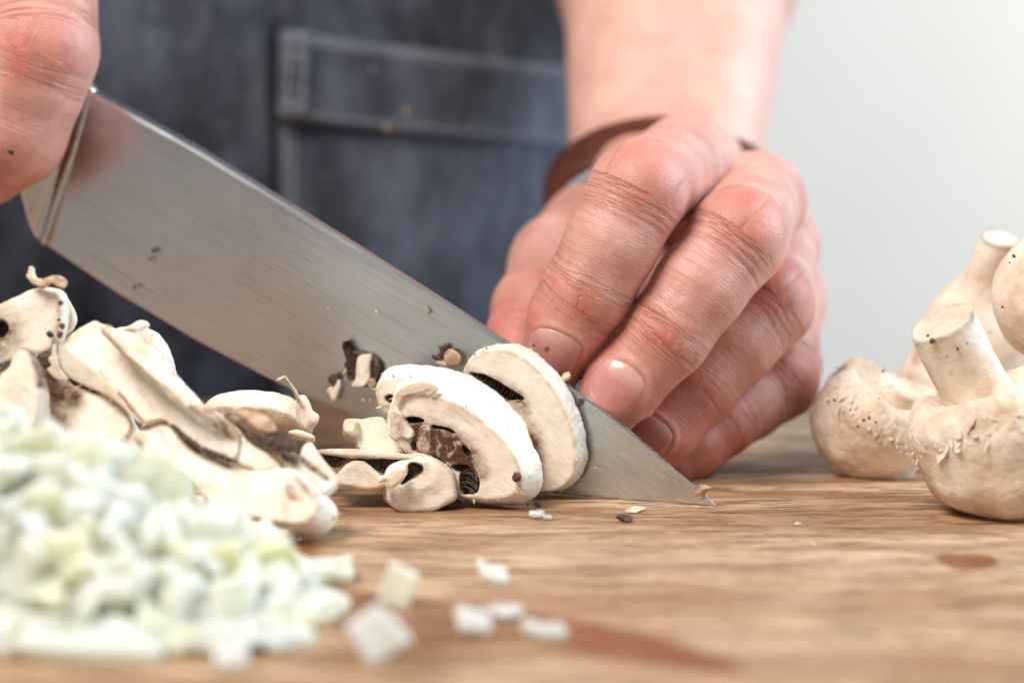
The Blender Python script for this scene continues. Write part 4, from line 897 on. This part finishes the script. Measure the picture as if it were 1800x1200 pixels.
def cap_dome():
    O = smooth_poly(q.px(ZB([(545, 330), (560, 215), (640, 160), (760, 128), (880, 118), (1000, 130), (1100, 150), (1180, 185), (1250, 250), (1300, 320), (1310, 400), (1240, 440), (1080, 430), (800, 420)])), 2)
    def fn(p_):
        sd = polysd(p_[:, 0], p_[:, 1], O); cc = np.clip(-sd, 0, .95)/.95; wdt = 1.05*np.sqrt(np.clip(1-(1-cc)**2, 0, 1))
        d = np.maximum(sd, np.abs(p_[:, 2]-.9)-wdt*.85)
        s_ = p_[:, 0]*4+1.3*noise(p_*1.4); return d*.7+.075*noise(np.stack([s_, p_[:, 1]*.8, p_[:, 2]], 1))+.02*noise(p_*5)
    V, Q = mesh_sdf(fn, A([*(O.min(0)-.2), -.4]), A([*(O.max(0)+.2), 2.2]), .04, margin=2.2)
    X = q.O+V[:, :1]*q.u+V[:, 1:2]*q.v-V[:, 2:]*q.n
    if np.dot(np.cross(q.u, q.v), -q.n) < 0: Q = Q[:, ::-1]
    obj('cap', X, Q, MT['mush'], t, attrs={k: np.zeros(len(V)) for k in SK})
cap_dome()
slice_piece('torn_edge', t, Plane(W(545, 715, 51.6), (.2, -1, .2)), ZB([(1200, 230), (1260, 200), (1300, 260), (1310, 310), (1365, 330), (1350, 380), (1310, 420), (1250, 430), (1210, 350)]), .5, rnd=.12, amp=.07, seed=52, stain=[(ZB([(1280, 370), (1340, 390), (1300, 430)]), .08, .4)])
slice_piece('torn_edge', t, Plane(W(535, 760, 51.2), (.1, -1, .4)), ZB([(1130, 430), (1200, 420), (1280, 440), (1335, 470), (1310, 500), (1240, 480), (1150, 470)]), .4, rnd=.1, amp=.05, seed=53)
V, F = tube([W(x, y, d) for x, y, d in ((527, 707, 51.5), (520, 690, 51.4), (510, 675, 51.3), (500, 662, 51.2), (491, 666, 51.1), (487, 668, 51.0))], [.06, .045, .035, .03, .028, .015], 7)
obj('torn_strand', V, F, MT['scrap_pale'], t)

# ------------------------------------------------------------------ whole mushrooms on the right
def revolve(name, par, O, ax, prof, h=.05, amp=.03, frq=.8, seed=0, mat='mush', stain=None, squash=1., shag=0., R0=1.):
    ax = nrm(ax); u = nrm(np.cross(ax, A([.2, 1, .1]))); v = np.cross(ax, u); prof = A(prof, float)
    R = prof[:, 0].max()+.35; z0, z1 = prof[:, 1].min()-.3, prof[:, 1].max()+.3
    P = smooth_poly(np.concatenate([prof, (prof*A([-1, 1]))[::-1]]), 2)
    def fn(q):
        wv = np.stack([noise(q*frq+seed), noise(q*frq+seed+31), noise(q*frq+seed+57)], 1)*amp*5
        p_ = q+wv; r = np.hypot(p_[:, 0], p_[:, 1]*squash)
        d = polysd(r, p_[:, 2], P)*.9+amp*.5*noise(q*3+seed)+amp*.25*noise(q*8+seed)
        if shag:
            band = sstep(-.05*R0, .22*R0, q[:, 2]+.12*noise(q*1.5+seed))*sstep(.5*R0, .72*R0, r); a = np.arctan2(q[:, 1], q[:, 0])
            g = np.stack([np.cos(a)*5.5*R0, np.sin(a)*5.5*R0, q[:, 2]*2.2+seed], 1); n1 = noise(g); n2 = noise(g*2.7+5)
            step = sstep(-.06, .06, n1+.4*n2)+.5*sstep(-.1, .1, n2)
            d = d-shag*band*(step*.9-.5)-shag*.35*band*noise(q*13)
        return d
    V, Q = mesh_sdf(fn, (-R, -R, z0), (R, R, z1), h, margin=1.9)
    at = {k: np.zeros(len(V)) for k in SK}
    if stain is not None: at['stain'] = stain(np.hypot(V[:, 0], V[:, 1]), V[:, 2], V)
    X = O+V[:, :1]*u+V[:, 1:2]*v+V[:, 2:]*ax
    if np.dot(np.cross(u, v), ax) < 0: Q = Q[:, ::-1]
    return obj(name, X, Q, MT[mat], par, attrs=at)
CAPP = lambda R, s=1.: [(0, -1.0*R*s), (.35*R, -.98*R*s), (.70*R, -.80*R*s), (.93*R, -.42*R*s), (1.0*R, 0), (.96*R, .30*R), (.86*R, .48*R), (.74*R, .555*R), (.66*R, .50*R), (.50*R, .43*R), (.38*R, .45*R), (0, .45*R)]
G3 = 'whole mushrooms at the right of the board'
def rim_flakes(t, O, ax, R, n, seed, zr=(.12, .46)):
    ax = nrm(ax); u = nrm(np.cross(ax, A([.2, 1, .1]))); v = np.cross(ax, u); rr = random.Random(seed); FV = []; FF = []
    for _ in range(n):
        a = rr.uniform(0, 6.283); z = R*rr.uniform(*zr); rad = R*math.sqrt(max(.1, 1-(z/R*.95)**2))*.985
        o_ = u*math.cos(a)+v*math.sin(a); tg = v*math.cos(a)-u*math.sin(a); nn_ = nrm(o_*rad+ax*z*.8); dn = nrm(np.cross(tg, nn_))
        if dn@ax > 0: dn = -dn
        b = O+o_*rad+ax*z; L = rr.uniform(.08, .30); hw = rr.uniform(.03, .11); ka = rr.uniform(-.8, .8); b0 = len(FV)
        for lt, wt, up in ((-.1, .8, -.05), (.3, 1., .01), (.7, .7, .05), (1., .2, .10+.15*rr.random())):
            c2 = b+dn*L*lt+tg*ka*L*lt+nn_*up*min(1., L*4)*.5
            FV += [c2-tg*hw*wt, c2+tg*hw*wt, c2+tg*hw*wt*.8-nn_*.03, c2-tg*hw*wt*.8-nn_*.03]
        FF += [tuple(b0+x for x in q_) for q_ in grid_faces(4, 4, True)]+[(b0+12, b0+13, b0+14, b0+15)]
    o = obj('skin_flakes', FV, FF, MT['mush'], t, smooth=False); o['kind'] = 'stuff'
# front mushroom, stem up
t = thing('mushroom', (10.4, -.2, 0), 'front whole mushroom lying upside down with a short stem cut flat, at the right edge', 'mushroom', G3)
c0 = W(1762, 763, 51.3); stv = W(1650, 566, 51.3)-W(1725, 715, 51.9); ax = nrm(stv*.55+nrm(A([-.1, -.05, 1]))*1.0)
revolve('cap', t, c0+A([0, 0, .0]), A([-.28, .02, .95]), CAPP(1.97, .93), amp=.05, seed=3, shag=.022, R0=1.97, h=.042, stain=lambda r, z, V: .18*sstep(.5, .9, noise(V*1.2+3)+.4))
rim_flakes(t, c0, A([-.28, .02, .95]), 1.97, 190, 4)
sb = W(1728, 712, 51.9); sax = nrm(stv); L = np.linalg.norm(stv)
revolve('stem', t, sb-sax*.1, sax, [(0, -.4), (.98, -.4), (.82, .15), (.76, .6), (.73, 1.0), (.70, L+.02), (.68, L+.07), (0, L+.05)], amp=.02, seed=5, h=.035, stain=lambda r, z, V: np.maximum(.75*sstep(.16, .0, np.abs(r-.70)+np.abs(z-L-.02)*.6)*np.clip(.5+1.6*noise(V*3+2), 0, 1), .16*sstep(L-.05, L+.02, z)))
for i, (x, y, s_, m) in enumerate([(1640, 600, .085, 'scrap'), (1632, 590, .05, 'scrap'), (1683, 613, .05, 'scrap'), (1700, 604, .03, 'scrap'), (1665, 628, .03, 'scrap')]): scrap('soil_speck', t, (x, y), 50.74-.0*i, s_, m, 80+i, .5)
def flakes(t, spots, seed):
    for i, (x, y, d, dx, dy, w_) in enumerate(spots):
        a = W(x, y, d); b = W(x+dx, y+dy, d-.15); m = (a+b)/2+A([0, -.05, .02])
        V, F = tube([a, m*.6+a*.4, m, b], [w_*.6, w_, w_*.7, .01], 6); obj('skin_flake', V, F, MT['scrap_pale'], t)
# left one, lying on its side
t = thing('mushroom', (8.1, 3.6, 0), 'smallest whole mushroom lying beside the hand, its cap speckled with soil', 'mushroom', G3)
c0 = W(1548, 735, 55.9)
revolve('cap', t, c0, A([.45, -.30, .9]), CAPP(1.52), amp=.06, seed=11, h=.04, shag=.02, R0=1.52)
revolve('stem', t, c0+nrm(A([.45, -.3, .9]))*.2, A([.45, -.30, .9]), [(0, 0), (.6, 0), (.5, .5), (.48, .75), (0, .75)], amp=.03, seed=12, h=.045)
for i, (x, y, s_) in enumerate([(1467, 703, .05), (1495, 720, .03), (1518, 738, .045), (1528, 734, .05), (1540, 742, .045), (1508, 750, .035), (1545, 700, .03), (1552, 652, .045)]): scrap('soil_speck', t, (x, y), 53.95+abs(x-1520)*.006, s_, 'scrap', 90+i, .5, h=.014)
rim_flakes(t, c0, A([.45, -.30, .9]), 1.52, 120, 6)
# flared stem behind
t = thing('mushroom', (10.9, 5.6, 0), 'whole mushroom standing behind the others, thick flared stem rising to a cut top', 'mushroom', G3)
top = W(1758, 418, 56.8); bot = W(1712, 640, 58.2); ax = nrm(top-bot); L = np.linalg.norm(top-bot)
revolve('stem', t, bot, ax, [(0, -.6), (1.4, -.5), (1.48, .2), (1.45, .8), (1.30, 1.35), (1.02, 1.85), (.78, 2.25), (.60, 2.65), (.50, L-.03), (.47, L+.02), (0, L)], amp=.035, seed=21, stain=lambda r, z, V: .5*sstep(.12, 0, np.abs(z-L))*sstep(.3, .45, r))
revolve('cap', t, bot-ax*.75, A([0, 0, 1]), CAPP(1.75, .85), amp=.05, seed=22, h=.07)
# dome at the frame edge
t = thing('mushroom', (12.2, 3.0, 0), 'round mushroom cap resting on top of the others, cut off by the right edge', 'mushroom', G3)
revolve('cap', t, W(1868, 530, 54.2), A([.75, .35, -.55]), CAPP(1.55), amp=.05, seed=26)
revolve('stem', t, W(1868, 530, 54.2), A([.75, .35, -.55]), [(0, 0), (.6, 0), (.5, .7), (.48, 1.3), (0, 1.3)], amp=.03, seed=27, h=.06)
for i, (x, y, s_) in enumerate([(1782, 450, .05), (1775, 462, .03), (1788, 535, .03), (1762, 540, .035)]): scrap('soil_speck', t, (x, y), 53.2+.3*(x < 1770), s_, 'scrap', 100+i, .5, h=.014)

# ================================================================== crumbs
t = thing('mushroom_crumb', K(636, 640, .3), 'large gill crumb with pale stem chip stuck to the blade', 'mushroom crumb')
pk = kp(.16)
slice_piece('stem_chip', t, pk, Z4([(318, 240), (325, 150), (400, 135), (420, 160), (395, 230), (400, 300), (370, 355), (290, 355), (285, 330), (310, 290)]), .12, rnd=.05, amp=.04, seed=63, h=.022, w0=-.14)
lamellae('gills', t, pk, Z4([(228, 60), (255, 60), (300, 150), (330, 150), (310, 290), (270, 330), (225, 210), (270, 170), (232, 110)]), -.14, .24, 9, .2, 12, .05)
slice_piece('gill_bed', t, pk, Z4([(235, 120), (330, 130), (430, 170), (460, 230), (440, 280), (410, 350), (370, 360), (300, 330), (240, 230)]), .1, rnd=.04, amp=.05, mat='gill', seed=64, h=.025, w0=-.05)
scrap('torn_bit', t, (540+395/3.53, 580+330/3.53), W(1, 1, 1)[1]*0+np.dot(K(650, 672, .25)-CAM, [0, 1, 0]), .13, 'scrap_tan', 120)
scrap('torn_bit', t, (540+245/3.53, 580+250/3.53), np.dot(K(610, 650, .25)-CAM, [0, 1, 0]), .14, 'scrap_tan', 121, aspect=.5, rot=-.5)
def on_blade(x, y, s_, m, seed, label, **k):
    c = K(x, y, .13+s_*.35)
    return tag(scrap('mushroom_crumb', None, None, 0, s_, m, seed, O=c, base=c, nvec=kn, **k), label, 'mushroom crumb')
t = thing('mushroom_crumb', K(586, 675, .25), 'small two toned crumb at the knife edge, brown above, white below', 'mushroom crumb')
slice_piece('gill_chip', t, pk, Z4([(115, 290), (180, 255), (200, 290), (180, 350), (150, 350)]), .1, rnd=.03, amp=.04, mat='scrap', seed=65, h=.022, w0=-.08)
slice_piece('flesh_chip', t, pk, Z4([(120, 375), (170, 340), (200, 290), (215, 330), (195, 390), (180, 445), (150, 430), (140, 395)]), .1, rnd=.03, amp=.03, seed=66, h=.022, w0=-.06)
t = thing('mushroom_crumb', K(790, 622, .25), 'gill and tan flesh crumb on the blade above the middle slice', 'mushroom crumb')
slice_piece('gill_chip', t, pk, Z4([(795, 80), (840, 95), (880, 85), (870, 140), (850, 190), (800, 190), (770, 150), (830, 150), (825, 110)]), .1, rnd=.03, amp=.05, mat='gill', seed=67, h=.022, w0=-.10)
slice_piece('flesh_chip', t, pk, Z4([(860, 130), (920, 110), (970, 160), (960, 210), (900, 235), (850, 190)]), .12, rnd=.04, amp=.05, mat='scrap_tan', seed=68, h=.022, w0=-.14)
slice_piece('pale_chip', t, pk, Z4([(795, 195), (840, 180), (890, 210), (880, 232), (830, 215)]), .1, rnd=.03, amp=.03, seed=69, h=.022, w0=-.08)
for i, (x, y, s_, m, lab, kw) in enumerate([
    (270, 440, .07, 'scrap', 'dark speck on the blade near the heel, upper of the two', {}),
    (264, 455, .05, 'scrap', 'tiny dark speck on the blade near the heel, lower of the two', {}),
    (237, 504, .06, 'scrap', 'dark speck close to the cutting edge below the heel', {}),
    (661, 548, .05, 'scrap_pale', 'pale fleck on the blade above the gill crumb', {}),
    (751, 546, .11, 'scrap_tan', 'thin tan sliver on the blade under the spine', dict(aspect=.35, rot=.5)),
    (577, 543, .03, 'scrap_pale', 'smallest pale dot in the middle of the blade', {}),
    (638, 703, .035, 'scrap_pale', 'white dot low on the blade beside the slices, left of a pair', {}),
    (651, 703, .03, 'scrap_pale', 'white dot low on the blade beside the slices, right of a pair', {}),
    (1018, 708, .15, 'scrap', 'dark upright sliver on the blade just right of the leaning slice', dict(aspect=.3, rot=-.3)),
    (1236, 860, .15, 'scrap_tan', 'tan shred hanging on the spine at the knife tip', dict(aspect=1.8, rot=.2)),
    (1234, 872, .10, 'scrap_tan', 'tan shred under the spine at the knife tip, folded down', dict(aspect=.7)),
    (995, 662, .10, 'scrap_pale', 'pale torn shred where the leaning slice meets the spine', dict(aspect=1.6, rot=.5)),
    (1188, 848, .03, 'scrap_tan', 'tiny tan dot on the blade close to the tip', {}),
    (1047, 822, .03, 'scrap_pale', 'tiny white dot in the middle of the blade tip', {})]):
    on_blade(x, y, s_, MT and m, 130+i, lab, h=min(.022, s_*.25), **kw)
def on_board(x, y, s_, m, seed, label, name='mushroom_crumb', cat='mushroom crumb', lift=.45, **k):
    c = WG(x, y)+A([0, 0, s_*lift])
    return tag(scrap(name, None, None, 0, s_, m, seed, O=c, base=(c[0], c[1], 0), nvec=k.pop('nvec', A([.1, -.45, 1.])), **k), label, cat)
for i, (x, y, s_, m, lab, kw) in enumerate([
    (1098, 916, .16, 'scrap', 'flat dark crumb alone on the board below the knife edge', dict(aspect=1.2)),
    (884, 880, .24, 'scrap', 'square dark gill crumb at the foot of the torn slice', dict(nvec=A([.2, -1, .4]), flat=.5)),
    (922, 876, .18, 'scrap', 'dark crumb between the torn slice and the leaning slice', dict(nvec=A([.2, -1, .4]), flat=.6)),
    (790, 892, .20, 'scrap', 'dark crumb under the right end of the broken cap', dict(aspect=1.5, flat=.35)),
    (946, 889, .085, 'scrap', 'small dark crumb just behind the white onion cube', {}),
    (927, 890, .05, 'scrap', 'dark splinter left of the small crumb behind the onion cube', dict(aspect=.4)),
    (1210, 868, .05, 'scrap_pale', 'pale fleck on the board in the shade of the hand', {}),
    (1402, 921, .06, 'scrap_pale', 'pale fleck on the open board right of the knife tip', dict(aspect=2., flat=.2)),
    (1430, 957, .05, 'scrap_pale', 'tiny pale fleck on the open board in front of the pale fleck', {}),
    (1115, 899, .12, 'scrap_pale', 'thin pale smear along the knife edge', dict(aspect=2.2, flat=.15))]):
    on_board(x, y, s_, m, 160+i, lab, h=min(.024, s_*.22), **kw)
c = W(908, 838, 51.1); tag(scrap('mushroom_crumb', None, None, 0, .12, 'scrap', 190, O=c, base=c, nvec=kn), 'dark crumb sticking to the lower right of the torn slice', 'mushroom crumb')

# ================================================================== chopped onion
def onion_mesh(i, sx, sy, sz, curve=.25, layers=1):
    """a bit of onion layer: bevelled curved block"""
    r = random.Random(i*7+1); n = 7; me = bmesh_block(sx, sy, sz, n, curve, r); return me
def bmesh_block(sx, sy, sz, n, curve, r):
    j = lambda: r.uniform(.82, 1.15)
    tx, ty, sh = r.uniform(-.2, .2), r.uniform(-.25, .25), r.uniform(-.2, .2)
    def fn(q):
        x = q[:, 0]-sh*q[:, 2]; y = q[:, 1]-ty*q[:, 0]*.5; z = q[:, 2]-curve*(q[:, 0]**2)/sx+curve*sx*.3
        a = A([sx, sy, sz])[None]/2*np.stack([1+tx*y/sy, 1-tx*x/sx, np.ones(len(x))], 1)
        d = np.abs(np.stack([x, y, z], 1))-a+.075
        return np.linalg.norm(np.maximum(d, 0), axis=1)+np.minimum(d.max(1), 0)-.075+.075*noise(q*2.2+sx*9)+.02*noise(q*7)
    m = max(sx, sy, sz)*.95
    return mesh_sdf(fn, (-m, -m, -m), (m, m, m), max(sx, sy, sz)/17, B=4, margin=1.6)
ON = []
for i in range(14):
    r = random.Random(i+40); L = r.uniform(.55, 1.05); V, Q = bmesh_block(L, r.uniform(.5, .9), r.uniform(.20, .38), 7, r.uniform(.1, .5), r)
    ON.append(make_mesh('onion_piece', V, Q, MT['onion']))
def onion(x, y, z, rot, mi, label, group=None, sc_=1.):
    o = bpy.data.objects.new('onion_piece', ON[mi % len(ON)]); link(o); o.location = Vector((x, y, z))*S; o.rotation_euler = rot
    o.scale = (sc_,)*3 if not hasattr(sc_, '__len__') else sc_
    return tag(o, label, 'onion piece', group)
RX = [-14, -9.2, -7.9, -7.2, -6.1, -5.1, -4.1, -3.2, -2.7]; RZ = [3.0, 3.15, 2.75, 2.5, 1.75, 1.2, .45, .0, 0]
def hh(x, y):
    t = (y+8.6)/(4.3 if y < -8.6 else 2.6)
    return np.interp(x, RX, RZ)*max(0, 1-abs(t)**1.8)
r = random.Random(11); cnt = 0; placed = []
def zone(x, y, z):
    if z > 2.0: return 'on the crest of the heap at the left edge'
    if x > -5.2: return 'on the low right slope of the heap' if y > -10.5 else 'at the lower right foot of the heap'
    if y > -8.4: return 'on the far slope of the heap against the mushroom slices'
    return 'halfway up the front of the heap' if z > .8 else 'along the front foot of the heap at the bottom edge'
tries = 0
while cnt < 285 and tries < 30000:
    tries += 1
    x, y = r.uniform(-12.6, -3.7), r.uniform(-13.4, -6.2)
    top = hh(x, y)
    if top < .02: continue
    z = max(.22, top-r.choice((.02, .12, .3, .5))+r.uniform(-.05, .1))
    if any((x-a)**2+(y-b)**2+(z-c)**2 < .45**2 for a, b, c in placed): continue
    placed.append((x, y, z)); zn = zone(x, y, z)
    onion(x, y, z, (r.uniform(0, 6.3), r.uniform(0, 6.3), r.uniform(0, 6.3)) if z > .4 else (r.uniform(-.3, .3), r.uniform(-.3, .3), r.uniform(0, 6.3)), r.randrange(14), 'pale diced onion piece '+zn, 'diced onion '+zn, r.uniform(.9, 1.3)); cnt += 1
# supporting core of finer bits inside the heap
V = []; F = []
nr, na = 26, 90
for i in range(nr):
    for k in range(na):
        a = k*2*math.pi/na; q_ = i/(nr-1); x = -8.3+5.4*q_*math.cos(a); y = -9.4+3.4*q_*math.sin(a)
        V.append((x, y, max(.0, hh(x, y)-.30+.22*r.uniform(-1, 1)) if hh(x, y) > .3 else 0.))
F = grid_faces(nr, na, True)[::1]
o = obj('chopped_onion', V, F, MT['onion'], base=(-8.3, -9.3, 0)); tag(o, 'fine chopped onion packed inside the heap at the lower left', 'chopped onion', None, 'stuff')
def loose(x, y, rot, mi, label, sc_, lift=.2):
    p_ = WG(x, y); onion(p_[0], p_[1], lift, rot, mi, label, None, sc_)
loose(575, 1018, (.1, 0, .15), 0, 'translucent rectangular onion piece right of the heap, behind the loose ones', 1.25, .22)
loose(700, 1066, (1.35, .3, -.35), 3, 'greenish curved onion piece standing above the white pointed one', 1.0, .36)
loose(660, 1158, (1.2, -.5, .7), 5, 'tall white pointed onion piece nearest the right side of the heap', 1.2, .42)
loose(866, 1022, (.5, .3, .5), 7, 'white wedge of onion alone on the open board', .8, .18)
loose(832, 1112, (.9, .2, .3), 8, 'left one of three onion cubes in a row on the wet streak', .72, .2)
loose(892, 1090, (.2, .1, .8), 2, 'middle one of three onion cubes in a row on the wet streak', .66, .2)
loose(955, 1118, (.1, .2, .2), 6, 'right one of three onion cubes in a row on the wet streak, slightly yellow', .7, .18)
loose(858, 1075, (.1, .2, .2), 9, 'tiny onion crumb behind the three cubes in a row', .3, .08)
loose(945, 908, (.05, .1, 1.2), 2, 'small white onion cube in front of the torn slice', .5, .09)
loose(962, 912, (.05, .1, .2), 10, 'tiny round onion crumb touching the small white cube', .24, .05)
loose(406, 1178, (.9, .1, .3), 1, 'narrow onion sliver in front of the heap at the bottom edge', .75, .25)
loose(160, 1150, (.15, .05, .1), 4, 'flat white onion slab in front of the heap at lower left', (3., 1.6, 1.1), .2)
loose(380, 1140, (.1, .1, 2.6), 11, 'broad white onion slab at the foot of the heap front', (2.6, 1.6, 1.), .2)
p_ = K(345, 262, .0); onion(p_[0], p_[1], p_[2], (.4, .6, .2), 2, 'pale green onion crumb stuck on the knife spine', None, .28)
for i, (x, y, s_, lab) in enumerate([(680, 225, .085, 'pale crumb on the apron pocket, lower one of a pair'), (713, 196, .075, 'pale crumb on the apron pocket, upper one of a pair'), (655, 122, .06, 'faint tan crumb on the apron near the pocket hem')]):
    dd = 69.3-.9; c = W(x, y, dd-1.1); on = 0
    tag(scrap('food_crumb', None, None, 0, s_, 'scrap_tan', 210+i, O=c, base=c, h=.02), lab, 'food crumb')
